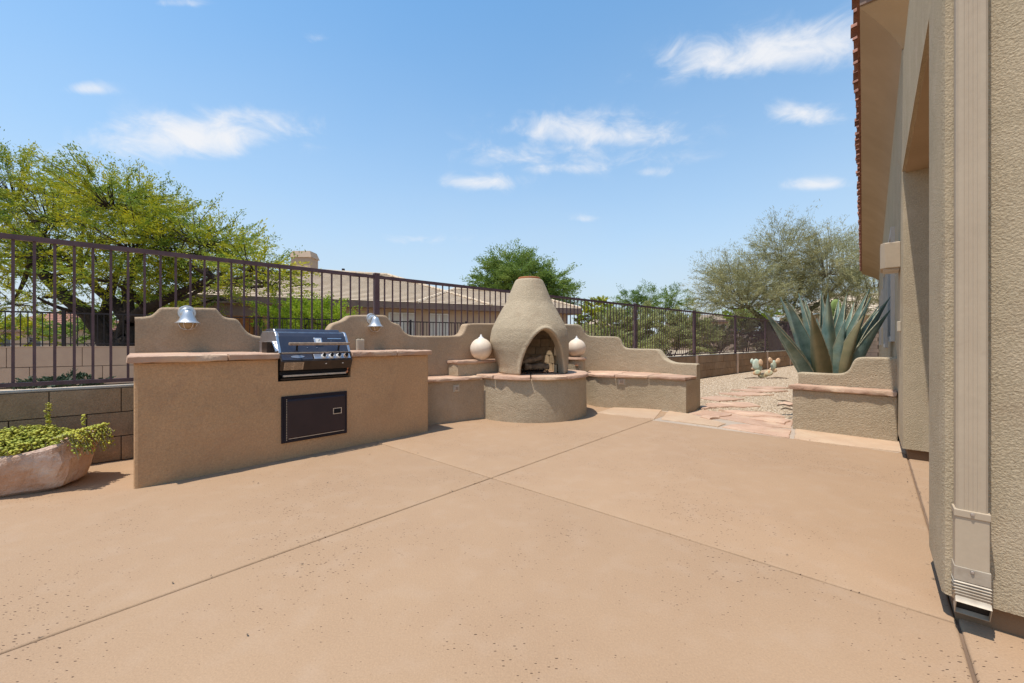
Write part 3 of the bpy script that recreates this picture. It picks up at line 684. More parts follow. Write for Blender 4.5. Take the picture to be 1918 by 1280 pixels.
# firebrick lining (back half of the chamber)
br = MB(); 
def brick(a0, a1, z0, z1, r0=.375, r1=.412):
    return MB().add([(FC.x+r*math.sin(R(a)), FC.y+.02+r*math.cos(R(a)), z) for z in (z0, z1) for (r, a) in ((r0, a0), (r0, a1), (r1, a1), (r1, a0))],
                    [(0, 1, 2, 3), (4, 5, 6, 7), (0, 1, 5, 4), (1, 2, 6, 5), (2, 3, 7, 6), (3, 0, 4, 7)])
for row in range(4):
    z = .572+row*.118
    for k in range(9):
        a = -108+k*25+(12 if row % 2 else 0)
        if a > 95: continue
        brick(a+.7, a+24.3, z, z+.112).build('firebrick', M['brick'], fp)
def TF(a, b, c): return (FC.x+SD.x*a+AX.x*b, FC.y+SD.y*a+AX.y*b, c)
gt = thing('fire_grate', 'black iron fire grate standing in the fireplace opening', 'grate', (*TF(0, .2, .57)[:2], .567))
for k in range(5): a = -.14+k*.07; MB(TF).tube([(a, .08, .605), (a, .30, .605), (a, .33, .64)], .007, 6).build('bar', M['iron2'], gt)
for b in (.12, .28): MB(TF).box((-.17, b-.006, .588), (.17, b+.006, .598)).build('cross_bar', M['iron2'], gt)
for a in (-.15, .15):
    for b in (.12, .28): MB(TF).box((a-.006, b-.005, .567), (a+.006, b+.005, .588)).build('foot', M['iron2'], gt)
def log(p, q, r, label, seed):
    p, q = Vector(p), Vector(q); pts = [p.lerp(q, t/6)+Vector((0, 0, .006*math.sin(t*2+seed))) for t in range(7)]
    o = MB(TF).tube([tuple(x) for x in pts], [r*(1+.12*math.sin(i*1.7+seed)) for i in range(7)], 10).build('log', M['log'], smooth=50); tag(o, label, 'log', 'logs in the fireplace')
log((-.18, .25, .66), (.16, .29, .665), .042, 'front log lying on the grate in the fireplace', 1)
log((-.17, .14, .67), (.15, .12, .66), .045, 'rear log lying on the grate in the fireplace', 2)
log((-.20, .20, .72), (.10, .19, .775), .04, 'slanting top log stacked over the other logs in the fireplace', 3)

def globe(x, y, z, r, label):
    t = thing('globe_lamp', label, 'oil lamp', (x, y, z), 'round cream lamps beside the fireplace')
    pr = [(.35*r, 0)]+[(r*math.sin(R(a)), r-r*math.cos(R(a))) for a in range(28, 170, 7)]+[(r*.18, 2*r*.993)]
    MB().lathe(pr, (x, y, z), 40).build('globe', M['ceramic'], t, smooth=40)
    MB().lathe([(.042, -.004), (.036, .01), (.02, .02), (.014, .03), (.012, .045), (.004, .055)], (x, y, z+2*r-.006), 20).build('finial', M['white'], t, smooth=40)
gx, gyy = at(901, 5.52); globe(gx, gyy, .752, .148, 'cream ceramic globe lamp on the podium left of the fireplace')
# right podium
RP = Vector(at(1080, 6.62))
rp = thing('podium', 'small rounded stucco podium half hidden right of the fireplace', 'podium', (RP.x, RP.y, .5))
MB().lathe([(.135, .502), (.138, .60), (.132, .70)], (RP.x, RP.y, 0), 28).build('podium_body', M['stucco2'], rp, smooth=40)
MB().lathe([(.15, .701), (.158, .712), (.155, .735), (.145, .745)], (RP.x, RP.y, 0), 28).build('podium_top', M['flag'], rp, smooth=40)
MB().lathe([(.012, 0), (.022, .004), (.03, .0)], (RP.x-.02, RP.y-.139, .62), 12).build('drain_knob', M['clay'], rp)
globe(RP.x, RP.y, .747, .148, 'cream ceramic globe lamp partly behind the right side of the fireplace')

# ------------------------------------------------------------------ right bench with stepped wall
BK = [at(px, Z) for px, Z in [(1040, 6.62), (1062, 6.80), (1090, 6.96), (1130, 6.99), (1180, 6.86), (1235, 6.52), (1275, 6.20), (1305.5, 5.93)]]
BK = smooth_line(BK, 2)
cum = [0]
for a, b in zip(BK[:-1], BK[1:]): cum.append(cum[-1]+math.dist(a, b))
def bkT(s, d, z):
    s = max(0, min(cum[-1]-1e-5, s))
    i = max(j for j in range(len(cum)-1) if cum[j] <= s+1e-9); t = (s-cum[i])/(cum[i+1]-cum[i])
    a, b = Vector(BK[i]), Vector(BK[i+1]); p = a.lerp(b, t)
    a2 = Vector(BK[max(i-1, 0)]); b2 = Vector(BK[min(i+2, len(BK)-1)]); e = (b2-a2).normalized()
    if i >= len(cum)-3: e = Vector((.70, -.714)).normalized()
    q = p+Vector((-e.y, e.x))*d; return (q.x, q.y, z)
def bk_s(px):
    best = min(range(400), key=lambda k: abs((lambda p: 959+FPX*p[0]/p[1])(bkT(cum[-1]*k/399, 0, 0))-px)); s = cum[-1]*best/399; return s, bkT(s, 0, 0)[1]
OR = [(1045, 607.5), (1080, 607.5), (1087, 608.5), (1092, 614), (1096, 624), (1104, 629.3), (1115, 630), (1152, 630.5), (1159, 632), (1163, 638), (1166, 648), (1172, 652.5), (1184, 653.5), (1226, 654), (1233, 656),
      (1237, 662), (1244, 673), (1257, 679), (1270, 680.5), (1302, 681.5), (1305.5, 683)]
orl = []
for px, py in OR: s, Z = bk_s(px); orl.append((s, hz(py, Z)))
rbn = thing('stepped_bench', 'curved tan stucco bench with a back wall stepping down to the right of the fireplace', 'bench', (2.0, 6.2, 0))
plaster_wall(smooth_line(orl, 2), bkT, .135, name='back_wall', parent=rbn, mat='stucco2', maxs=.05)
FRp = smooth_line([ground(1096, 757), ground(1122, 763.5), ground(1172, 764.5), ground(1222, 767), ground(1260, 771), ground(1285, 775)], 1)
E1 = BK[-1]
backp = [bkT(cum[-1]*k/10, -.0, 0)[:2] for k in range(10, 1, -1)]
poly = FRp+[(E1[0]-.004, E1[1]-.004)]+[(p[0]-.003, p[1]-.004) for p in backp[1:]]
MB().prism(poly, -.01, .452).build('bench_body', M['stucco2'], rbn, smooth=40)
# seat stones
def lerp2(a, b, t): return (a[0]+(b[0]-a[0])*t, a[1]+(b[1]-a[1])*t)
fl = []; cf_ = [0]
for a, b in zip(FRp[:-1], FRp[1:]): cf_.append(cf_[-1]+math.dist(a, b))
def frp(t):
    s = t*cf_[-1]
    for i in range(len(cf_)-1):
        if cf_[i+1] >= s-1e-9: return lerp2(FRp[i], FRp[i+1], (s-cf_[i])/(cf_[i+1]-cf_[i]))
def bkp(t):
    s = cum[-1]*(.28+.72*t); p = bkT(s, -.008, 0); return (p[0], p[1])
sp = [0, .36, .66, 1.0]
for i, (t0, t1) in enumerate(zip(sp[:-1], sp[1:])):
    g0 = .004 if i else 0; fr = []
    for k in range(5):
        t = t0+g0+(t1-t0-g0)*k/4; p = frp(t); q = bkp(t); d = Vector(p)-Vector(q); d.normalize(); fr.append((p[0]+d.x*.03, p[1]+d.y*.03))
    bkk = [bkp(t1-(t1-t0-g0)*k/4) for k in range(5)]
    MB().prism(rag(fr+bkk, .07, .006, 90+i), .454, .498, .010).build('flagstone', M['flag'], rbn, smooth=40)
oc = Vector(frp(.42)); oe = (Vector(frp(.5))-Vector(frp(.34))).normalized()
outlet((oc.x, oc.y, .395), oe, Vector((-oe.y, oe.x)), 'small beige outlet plate under the seat of the stepped bench', .11, .09)

# ------------------------------------------------------------------ boundary wall of concrete blocks + iron fence
def px_s(px, d=DF): return s_of(on_line(px, d))
S0, S1 = px_s(-260), px_s(1560)
bw = thing('block_wall', 'low brown concrete block boundary wall carrying the iron fence', 'wall', (*on_line(700, DF), 0))
TFn = lambda s, d, z: (*fpt(s, DF+d), z)
MB(TFn).box((S0, -.005+.012, -.05), (S1, .14, .612)).build('wall_core', M['blockmortar'], bw)
MB(TFn).box((S0, -.0, .6125), (S1, .145, .628)).build('cap', M['cap'], bw, bevel=.004)
bm0 = meshof(MB().box((-.1985, -.012, -.0975), (.1985, .012, .0975)), M['block'])
rr = random.Random(3); cnt_b = 0
ang = math.atan2(FD.y, FD.x)
visible = lambda s: (s < px_s(330) or s > px_s(1090))
for row in range(3):
    z = .612-.1015-row*.203; s = S0+.2+(.203 if row % 2 else 0)
    while s < S1-.2:
        if visible(s):
            p = fpt(s, DF+rr.uniform(-.003, .003)); sc_ = (1, 1, 1)
            inst(bm0, 'block', bw, (p[0], p[1], z), ang)
        s += .4035
fe = thing('iron_fence', 'tall purple brown iron view fence on top of the block wall', 'fence', (*on_line(700, DF), .63))
ZT, ZB = 1.79, .672
DB = DF+.05
TFc = lambda s, d, z: (*fpt(s, DB+d), z)
posts = []
u0 = 1/(1800-705.); du = .000363
for k in range(-3, 8):
    iv = u0+du*k
    px = 1800-1/iv; posts.append(px_s(px, DB))
for a, b in zip([S0]+posts, posts+[S1]):
    for z, h in ((ZT, .038), (ZB, .03)):
        if b-a > .3: MB(TFc).box((a+.03, -.018, z-h/2), (b-.03, .018, z+h/2)).build('rail', M['iron'], fe)
bp = meshof(MB().box((-.0085, -.0045, ZB), (.0085, .0045, ZT)), M['iron'])
pp = meshof(MB().box((-.029, -.029, .628), (.029, .029, ZT+.03)).box((-.033, -.033, ZT+.03), (.033, .033, ZT+.045)), M['iron'])
for s in posts: p = fpt(s, DB); inst(pp, 'post', fe, (p[0], p[1], 0), ang)
step = (posts[4]-posts[3])/28.0
for a, b in zip([posts[0]-28*step]+posts[:-1], posts):
    k = int(round((b-a)/step))
    for j in range(1, k):
        s = a+(b-a)*j/k
        if s < S0 or s > posts[-1]: continue
        p = fpt(s, DB); inst(bp, 'bar', fe, (p[0], p[1], 0), ang)
for i, s in enumerate(posts):
    if s > px_s(1200): MB(TFn).box((s-.06, -.03, 0), (s+.06, -.0125, .63)).build('pilaster', M['pilaster'], bw)

# ------------------------------------------------------------------ neighbour's wall and fence behind (left)
A2 = math.atan((2228-959)/FPX); F2 = Vector((math.sin(A2), math.cos(A2))); N2 = Vector((-F2.y, F2.x))
P20 = Vector(((0-959)/FPX*9.0, 9.0)); D2 = P20.dot(N2)
def on2(px): t = (px-959)/FPX; Z = D2/(-F2.y*t+F2.x); return (t*Z, Z)
def s2(px): p = on2(px); return p[0]*F2.x+p[1]*F2.y
T2 = lambda s, d, z: (*(F2*s+N2*(D2+d)), z)
nw = thing('rendered_wall', 'pale brown rendered block wall across the lane, under the big tree', 'wall', (*on2(120), 0))
a0, a1 = s2(-150), s2(900)
MB(T2).box((a0, .012, -.06), (a1, .19, .86)).build('wall_core', M['blockmortar'], nw)
bb = meshof(MB().box((-.596, -.012, -.218), (.596, .012, .218)), M['farwall'])
for row in range(2):
    s = a0+.6+(.35 if row else 0)
    while s < a1-.3:
        p = F2*s+N2*D2; inst(bb, 'block', nw, (p.x, p.y, .64-row*.45), math.atan2(F2.y, F2.x)); s += 1.204
MB(T2).box((a0, -.02, .861), (a1, .2, .885)).build('cap', M['farwall'], nw)
f2 = thing('iron_fence', 'low dark iron fence on the rendered wall under the big tree', 'fence', (*on2(120), .885))
MB(T2).box((a0, .07, 1.655), (a1, .1, 1.69)).build('rail', M['iron2'], f2)
MB(T2).box((a0, .07, .93), (a1, .1, .955)).build('rail', M['iron2'], f2)
b2m = meshof(MB().box((-.008, -.008, .886), (.008, .008, 1.66)), M['iron2']); p2m = meshof(MB().box((-.03, -.03, .886), (.03, .03, 1.74)), M['iron2'])
s = a0; k = 0
while s < a1:
    p = F2*s+N2*(D2+.085); inst(p2m if k % 18 == 0 else b2m, 'post' if k % 18 == 0 else 'bar', f2, (p.x, p.y, 0), math.atan2(F2.y, F2.x)); s += .115; k += 1

# ------------------------------------------------------------------ the house on the right
hs_ = thing('house', 'tan stucco house wall with porch opening and red tile eave at the right', 'house', (*W(3, .5), 0))
TU = lambda u, v, z: (*W(u, v), z)
v0 = .19
def rc(u0, u1, va, vb, r=.025):     # plan with rounded near-left corner
    return [W(u0+r, va), W(u0+r*.3, va+r*.3), W(u0, va+r), W(u0, vb), W(u1, vb), W(u1, va)]
MB().prism(rc(2.137, 2.603, v0, 3.6), .085, 2.4505).build('porch_pier', M['house'], hs_, smooth=30)
MB().prism(rc(2.137, 4.8105, v0, 3.6), 2.451, 3.35).build('lintel', M['house'], hs_, smooth=30)
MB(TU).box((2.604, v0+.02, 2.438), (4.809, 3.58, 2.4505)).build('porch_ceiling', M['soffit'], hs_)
MB().prism(rc(4.811, 22.5, v0, 6.5), .085, 3.52).build('wall', M['house'], hs_, smooth=30)
MB(TU).box((2.17, v0+.035, -.02), (2.57, 3.55, .0845)).build('foundation', M['foundation'], hs_)
MB(TU).box((4.84, v0+.035, -.02), (22.4, 6.4, .0845)).build('foundation', M['foundation'], hs_)
# cove eave (soffit), front return and side
ov = .27
def eave(path_in, path_out, name):      # cove cross section between wall line and outer line
    m = MB(); n = 7
    rows = []
    for k in range(n):
        t = k/(n-1); zz = 3.50+.33*(t**.75)
        rows.append([(*lerp2(a, b, t), zz) for a, b in zip(path_in, path_out)])
    rows.append([(*b, 3.90) for b in path_out]); rows.append([(*a, 3.90) for a in path_in])
    q = len(path_in); vs = [p for r in rows for p in r]; fs = []
    for i in range(len(rows)-1):
        for k in range(q-1): fs.append((i*q+k, i*q+k+1, (i+1)*q+k+1, (i+1)*q+k))
    m.add(vs, fs); return m.build(name, M['soffit'], hs_, smooth=30)
us = [4.811+(22.5-4.811)*k/12 for k in range(13)]
skew = lambda u: -.014*(u-4.8)
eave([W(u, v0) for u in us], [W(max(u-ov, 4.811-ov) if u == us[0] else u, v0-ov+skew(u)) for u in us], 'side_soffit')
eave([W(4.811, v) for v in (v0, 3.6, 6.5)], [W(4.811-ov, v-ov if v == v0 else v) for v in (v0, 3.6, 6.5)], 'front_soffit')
MB(TU).box((4.811-ov-.02, v0-ov, 3.84), (4.811-ov-.003, 6.5, 3.93)).build('fascia', M['nfascia'], hs_)
# roof slopes
rf = MB(); e0 = (*W(4.5, v0-ov-.02), 3.93); e1 = (*W(22.6, v0-ov-.27), 3.93); e2 = (*W(4.5, 7), 3.93); rd0 = (*W(7.6, 3.4), 5.2); rd1 = (*W(22.6, 3.4), 5.2); e3 = (*W(22.6, 7), 3.93)
rf.add([e0, e1, rd1, rd0, e2, e3], [(0, 1, 2, 3), (0, 3, 4), (4, 3, 2, 5)]); rf.build('roof', M['tile'], hs_)
def barrel(r=.085, L=.45, n=8):
    m = MB(); vs = []
    for (x, rr, zo) in ((-.06, r, -.012), (L, r*.82, .10)):
        for rad in (rr, rr-.016):
            for k in range(n+1):
                a = math.pi*k/n; vs.append((x, -rad*math.cos(a), rad*math.sin(a)*.8+zo))
    q = n+1; fs = []
    for (a, b) in ((0, 2), (3, 1)):
        for k in range(n): fs.append((a*q+k, a*q+k+1, b*q+k+1, b*q+k))
    for (a, b) in ((0, 1), (2, 3)):
        for k in range(n): fs.append((a*q+k, b*q+k, b*q+k+1, a*q+k+1))
    return m.add(vs, fs)
bt = meshof(barrel(), M['tile'], True)
angv = math.atan2(MM[1], MM[0]); u = 4.60; r = random.Random(5); k = 0
while u < 22.4:
    vv = v0-ov-.0+skew(u)+r.uniform(-.012, .012)
    p = W(u, vv); inst(bt, 'roof_tile', hs_, (p[0], p[1], 3.935+r.uniform(-.006, .01)), angv+r.uniform(-.05, .05)); u += .215
v = v0-ov+.12
while v < 4.0:
    p = W(4.811-ov-.02, v); inst(bt, 'roof_tile', hs_, (p[0], p[1], 3.935), math.atan2(D1[1], D1[0])+r.uniform(-.05, .05)); v += .215
# windows along the side wall
for (u0, u1, z0, z1) in ((6.3, 7.6, 1.0, 2.3), (9.0, 10.6, .9, 2.3), (12.5, 13.3, 1.3, 2.2), (15.5, 17.0, .9, 2.3)):
    wn = MB(TU).box((u0, v0-.035, z0), (u1, v0+.001, z0+.06)).box((u0, v0-.035, z1-.06), (u1, v0+.001, z1)).box((u0, v0-.035, z0+.0605), (u0+.06, v0+.001, z1-.0605)).box((u1-.06, v0-.035, z0+.0605), (u1, v0+.001, z1-.0605)).build('window', M['shade'], hs_)
    MB(TU).box((u0+.0605, v0-.012, z0+.0605), (u1-.0605, v0-.002, z1-.0605)).build('pane', M['glass'], wn)
# downspout on the pier front
def TD(a, b, z):      # a along the front face (right), b out towards the camera
    return (*W(2.137-b, v0+a), z)
def dsp(px, b=.05): # find v for a column on the front face offset b
    t = (px-959)/FPX
    u = 2.137-b; # (u d1 + v m): x = t*y
    return (t*(u*D1[1])-u*D1[0])/(MM[0]-t*MM[1])-v0
da, db = dsp(1790.5, .055), dsp(1851.5, .055)
ds = thing('downspout', 'tan ribbed metal rain downspout on the near corner of the house', 'downspout', (*W(2.1, v0+da), 0))
zc0 = .21
m = MB(TD)
ribs = [(da, .003)]
W_ = db-da; pts = [(da, .003), (da, .05), (da+.006, .056)]
for k in range(4):
    c = da+W_*(.30+.135*k); pts += [(c-.004, .056), (c-.0015, .0545), (c+.0015, .0545), (c+.004, .056)]
pts += [(db-.006, .056), (db, .05), (db, .003)]
kk = len(pts)
m.add([(a, b, .40) for a, b in pts]+[(a, b, 3.3) for a, b in pts], [(i, (i+1) % kk, (i+1) % kk+kk, i+kk) for i in range(kk)]+[tuple(range(kk)), tuple(range(kk, 2*kk))])
m.build('pipe', M['downspout'], ds)
w2 = .003
for z0_, z1_ in ((.388, .415), (.205, .23)):
    pass
m = MB(TD).box((da-w2, .002, .222), (db+w2, .060, .40)); m.build('lower_pipe', M['downspout'], ds, bevel=.003)
m = MB(TD).box((da-.0055, .001, .396), (db+.0055, .0635, .42)); m.build('upper_strap', M['downspout'], ds, bevel=.002)
MB(TD).lathe([(.0, 0), (.005, 0), (.005, .006), (.002, .007)], ((da+db)/2, .064, .408), 8).build('screw', M['steel'], ds)
m = MB(TD).box((da-.0055, .001, .175), (db+.0055, .0635, .224)); m.build('elbow_collar', M['elbow'], ds, bevel=.002)
MB(TD).lathe([(.0, 0), (.005, 0), (.005, .006), (.002, .007)], ((da+db)/2, .064, .212), 8).build('screw', M['steel'], ds)
# corrugated elbow turning out to the front, open mouth
rows = [(.002, .062, .175, 0)]
m = MB(TD); prev = None; sec = []
N_ = 15
for k in range(N_+1):
    t = k/N_; ang_ = t*R(58); bulge = .003*(1 if k % 2 else -1) if k < 11 else 0
    cx = .032+.085*(1-math.cos(ang_)); cz = .175-.105*math.sin(ang_)
    nx, nzz = math.cos(ang_), math.sin(ang_)      # cross direction
    h = .031+bulge
    sec.append([(da-.004-bulge, cx-nx*h, cz-nzz*h), (db+.004+bulge, cx-nx*h, cz-nzz*h), (db+.004+bulge, cx+nx*h, cz+nzz*h), (da-.004-bulge, cx+nx*h, cz+nzz*h)])
vs = [p for s_ in sec for p in s_]; fs = []
for k in range(N_):
    for i in range(4): j = (i+1) % 4; fs.append((k*4+i, k*4+j, (k+1)*4+j, (k+1)*4+i))
m.add(vs, fs); eb = m.build('elbow', M['elbow'], ds)
eb.modifiers.new('t', 'SOLIDIFY').thickness = .003
MB(TD).add([tuple(p) for p in sec[13]], [(0, 1, 2, 3)]).build('throat_shade', M['dark'], ds)  # flat dark plate added near the mouth, standing in for the shade inside

# wall light box and small box on the house wall
wl = thing('wall_sconce', 'square beige wall light box on the house above the agave', 'wall light', (*W(5.35, v0), 1.8))
MB(TU).prism([(0, 0)]*0 or [(5.10, .055), (5.06, .085), (5.06, .189), (5.42, .189), (5.42, .085), (5.38, .055)], 1.67, 1.905, .006).build('housing', M['downspout'], wl, bevel=.004)
MB(TU).box((5.09, .075, 1.658), (5.39, .185, 1.669)).build('diffuser', M['shade'], wl)
bx = MB(TU).box((4.98, .165, 1.09), (5.08, .1895, 1.18)).build('switch_box', M['beige'], bevel=.004); tag(bx, 'tiny beige switch box on the house wall right of the agave', 'box')

# ------------------------------------------------------------------ planter bench under the agave
pb0, pb1 = Vector(ground(1484, 803)), Vector(W(5.55, v0-.002)); PD = (pb1-pb0).normalized(); PN = Vector((-PD.y, PD.x)); PL = (pb1-pb0).length
if PN.y < 0: PN = -PN
pt = thing('planter_bench', 'low stucco planter bench with flagstone ledge in front of the agave', 'planter', (pb0.x, pb0.y, 0))
TB = lambda a, b, z: (pb0.x+PD.x*a+PN.x*b, pb0.y+PD.y*a+PN.y*b, z)
MB(TB).box((0, 0, -.01), (PL, .42, .452)).build('bench_body', M['stucco2'], pt, bevel=.012)
ps = rag([TB(-.03, -.03, 0)[:2], TB(PL-.005, -.03, 0)[:2], TB(PL-.005, .205, 0)[:2], TB(-.02, .205, 0)[:2]], .06, .006, 33)
MB().prism(ps, .454, .502, .010).build('flagstone', M['flag'], pt, smooth=40)
ZP = pb0.y
ow = [(.0, .632), (.03, .638), (.30, .634), (.39, .640), (.44, .66), (.475, .70), (.50, .78), (.53, .822), (.58, .833), (PL-.004, .833)]
plaster_wall(smooth_line(ow, 2), lambda s, d, z: TB(s+.01, .212+d, z), .13, z0=.4515, name='ledge_wall', parent=pt, mat='stucco2', maxs=.05)
MB(TB).box((.02, .43, -.01), (PL+.0, .6, .55)).build('soil_bank', M['dirt'], pt)

# ------------------------------------------------------------------ agave
def agave_leaf(b, t, width, bow, az, mat, parent, twist=0):
    b, t = Vector(b), Vector(t); out_ = Vector((math.cos(az), math.sin(az), 0)); side = Vector((-math.sin(az), math.cos(az), 0))
    mid = b.lerp(t, .5)-out_*bow*.8+Vector((0, 0, 1))*bow*.3
    n = 22; NX = 9; top = []; bot = []
    for i in range(n+1):
        u = i/n; p = b*(1-u)**2+mid*2*u*(1-u)+t*u*u; tg = ((mid-b)*(1-u)+(t-mid)*u).normalized()
        sdv = (side-tg*side.dot(tg)).normalized(); sdv = (sdv*math.cos(twist*u)+tg.cross(sdv)*math.sin(twist*u)); inn = sdv.cross(tg).normalized()
        if inn.dot(-out_) < 0: inn = -inn
        wv = width*(.62+.38*math.sin(min(1, u/.42)*math.pi/2)) if u < .42 else width*max(0, 1-((u-.42)/.58)**1.35)
        wv = max(wv, .004); th = .035*(1-u)**1.2+.004; depth = wv*(.42+.30*u)
        ra = []; rb_ = []
        for k in range(NX):
            x = -1+2*k/(NX-1); ed = depth*x*x
            tooth = (1+.035*((i*7+k) % 2)) if k in (0, NX-1) else 1
            q = p+sdv*x*wv*.5*tooth+inn*(ed-depth*.5); ra.append(q); rb_.append(q-inn*th*(1-x*x)-inn*.002)
        top.append(ra); bot.append(rb_)
    vs = [tuple(q) for i in range(n+1) for q in top[i]+bot[i]]; fs = []; Q = 2*NX
    for i in range(n):
        for k in range(NX-1):
            fs.append((i*Q+k, i*Q+k+1, (i+1)*Q+k+1, (i+1)*Q+k)); fs.append((i*Q+NX+k+1, i*Q+NX+k, (i+1)*Q+NX+k, (i+1)*Q+NX+k+1))
        fs.append((i*Q+NX, i*Q, (i+1)*Q, (i+1)*Q+NX)); fs.append((i*Q+NX-1, i*Q+2*NX-1, (i+1)*Q+2*NX-1, (i+1)*Q+NX-1))
    m = MB(); m.add(vs, fs); o = m.build('leaf', mat, parent, smooth=40)
    for k in (0, NX-1):      # pale edge strip, a highlight put in as colour
        mg = MB().tube([tuple(top[i][k]) for i in range(0, n)], [.0045]*(n-2)+[.003, .002], 5); mg.build('edge_highlight', M['edge_highlight'], o)
    # teeth and spine
    m = MB(); e = t-b; 
    for i in range(3, n-1):
        for k in (0, NX-1):
            q = top[i][k]; outw = (q-top[i][NX//2]).normalized(); m.tube([tuple(q), tuple(q+outw*.011)], [.0035, .0006], 4)
    m.tube([tuple(t), tuple(t+(t-mid).normalized()*.035)], [.004, .0008], 5); m.build('spines', M['spine'], o, kind='stuff')
ax_, ay_ = at(1551, 5.62)
ag = thing('agave', 'large blue green agave with tall pointed leaves behind the planter bench', 'agave', (ax_, ay_, 0))
LV = [(1431, 582, 5.30, .20, .10), (1461, 556, 5.80, .17, .09), (1471, 558, 5.40, .20, .09), (1496, 549, 5.85, .18, .07), (1506, 556, 6.05, .15, .07), (1519, 582, 5.08, .23, .04), (1537.5, 543, 5.75, .17, .03),
      (1551, 548, 5.40, .21, .03), (1587, 546, 5.75, .18, .07), (1629, 541, 5.65, .20, .11), (1631, 556, 5.45, .17, .11), (1617, 591, 5.15, .21, .10), (1666, 558, 5.4, .22, .15), (1668, 580, 5.15, .21, .15),
      (1600, 566, 6.05, .16, .07), (1448, 606, 5.1, .16, .10), (1484, 572, 6.1, .15, .08), (1571, 558, 6.1, .16, .03), (1645, 574, 5.95, .16, .12), (1530, 596, 5.6, .16, .03), (1583, 598, 5.3, .18, .05)]
for i, (px, py, Z, wd, bow) in enumerate(LV):
    tx, ty = at(px, Z); tz = hz(py, Z); az = math.atan2(ty-ay_+.001, tx-ax_)
    rbse = .05+.07*min(1, math.hypot(tx-ax_, ty-ay_))
    dry = i in (5, 11)
    lab_ = 'olive brown older leaf' if dry else None
    agave_leaf((ax_+rbse*math.cos(az), ay_+rbse*math.sin(az), .12), (tx, ty, tz), wd*.95, bow, az, M['agavedry'] if dry else M['agave'], ag, twist=random.uniform(-.25, .25))
MB().lathe([(.16, -.05), (.17, .1), (.12, .3), (.05, .42)], (ax_, ay_, 0), 16).build('core', M['agave'], ag, smooth=True)

# ------------------------------------------------------------------ prickly pears
def pad(mb, c, ax1, ax2, w_, h, th=.02):
    c, a1, a2 = Vector(c), Vector(ax1).normalized(), Vector(ax2).normalized(); n_ = a1.cross(a2).normalized(); NS = 14; vs = []; fs = []
    rings = [(.0, th*.5), (.55, th*.48), (.85, th*.36), (1, 0), (.85, -th*.36), (.55, -th*.48), (0, -th*.5)]
    for (r_, d) in rings:
        for k in range(NS):
            a = 2*math.pi*k/NS; e = 1-.12*math.sin(a); vs.append(tuple(c+a1*math.cos(a)*w_*.5*r_*e+a2*math.sin(a)*h*.5*r_+n_*d))
    for i in range(len(rings)-1):
        for k in range(NS): j = (k+1) % NS; fs.append((i*NS+k, i*NS+j, (i+1)*NS+j, (i+1)*NS+k))
    mb.add(vs, fs); return mb
pz = 11.2
pr_ = thing('small_prickly_pear', 'small pale prickly pear with orange tinged pads on the gravel', 'cactus', (*at(1430, pz), 0)); pr_.name = 'prickly_pear'; ORG[pr_.name] = tuple(pr_.location)
PADS = [(1417, 683, 15, 19, 'pearb', .2), (1409, 677, 8, 9, 'pearb', -.3), (1425, 679, 9, 11, 'pearo', .5), (1421, 690, 14, 12, 'pearb', .9), (1412, 690, 9, 7, 'pearo', 1.2), (1418, 698, 13, 9, 'pearbright', 1.2), (1430, 703, 20, 8, 'pearbright', 1.4),
        (1449, 684, 12, 16, 'pearb', 0), (1443, 675, 9, 10, 'pearo', -.4), (1457, 676, 10, 9, 'pearo', .9), (1448, 693, 13, 9, 'pearo', .2), (1440, 699, 14, 10, 'pearbright', .9)]
for i, (px, py, w_, h, mt, tw) in enumerate(PADS):
    Z = pz+.05*math.sin(i*2.1); x, y = at(px, Z); s = Z/FPX
    pad(MB(), (x, y, max(.03, hz(py, Z))), (1, .3*math.sin(i), .1*tw), (.2*math.sin(i*3), .15, 1), w_*s*1.05, h*s*1.15, .05).build('pad', M[mt], pr_, smooth=True)
Zs = 10.9
for i, (p, q) in enumerate([((1394, 704), (1432, 707)), ((1436, 706), (1477, 704))]):
    a, b = at(p[0], Zs), at(q[0], Zs); o = MB().tube([(*a, .012), (*lerp2(a, b, .5), .03), (*b, .012)], [.008, .018, .007], 6).build('stick', M['wood'])
    tag(o, ['thin branch lying left under the pale prickly pear', 'thin branch lying right under the pale prickly pear'][i], 'branch', 'branches at the cactus')
tp = thing('prickly_pear', 'tall green prickly pear standing behind the agave', 'cactus', (*at(1562, 8.6), 0))
PP = [(1566, 572, 26, 24, .3), (1560, 586, 24, 22, -.2), (1571, 586, 16, 18, .5), (1558, 601, 22, 20, .1), (1567, 612, 20, 22, 0), (1560, 628, 20, 22, .3), (1571, 640, 20, 20, -.3), (1562, 655, 24, 26, 0), (1574, 664, 22, 24, .2), (1556, 676, 24, 26, 0), (1564, 695, 26, 30, 0)]
for i, (px, py, w_, h, tw) in enumerate(PP):
    Z = 8.6+.12*math.sin(i*1.9); x, y = at(px, Z); s = Z/FPX
    pad(MB(), (x, y, hz(py, Z)), (1, .5*math.sin(i*2), 0), (.3*math.sin(i*3+tw), .2, 1), w_*s*.8, h*s, .04).build('pad', M['pear'], tp, smooth=True)

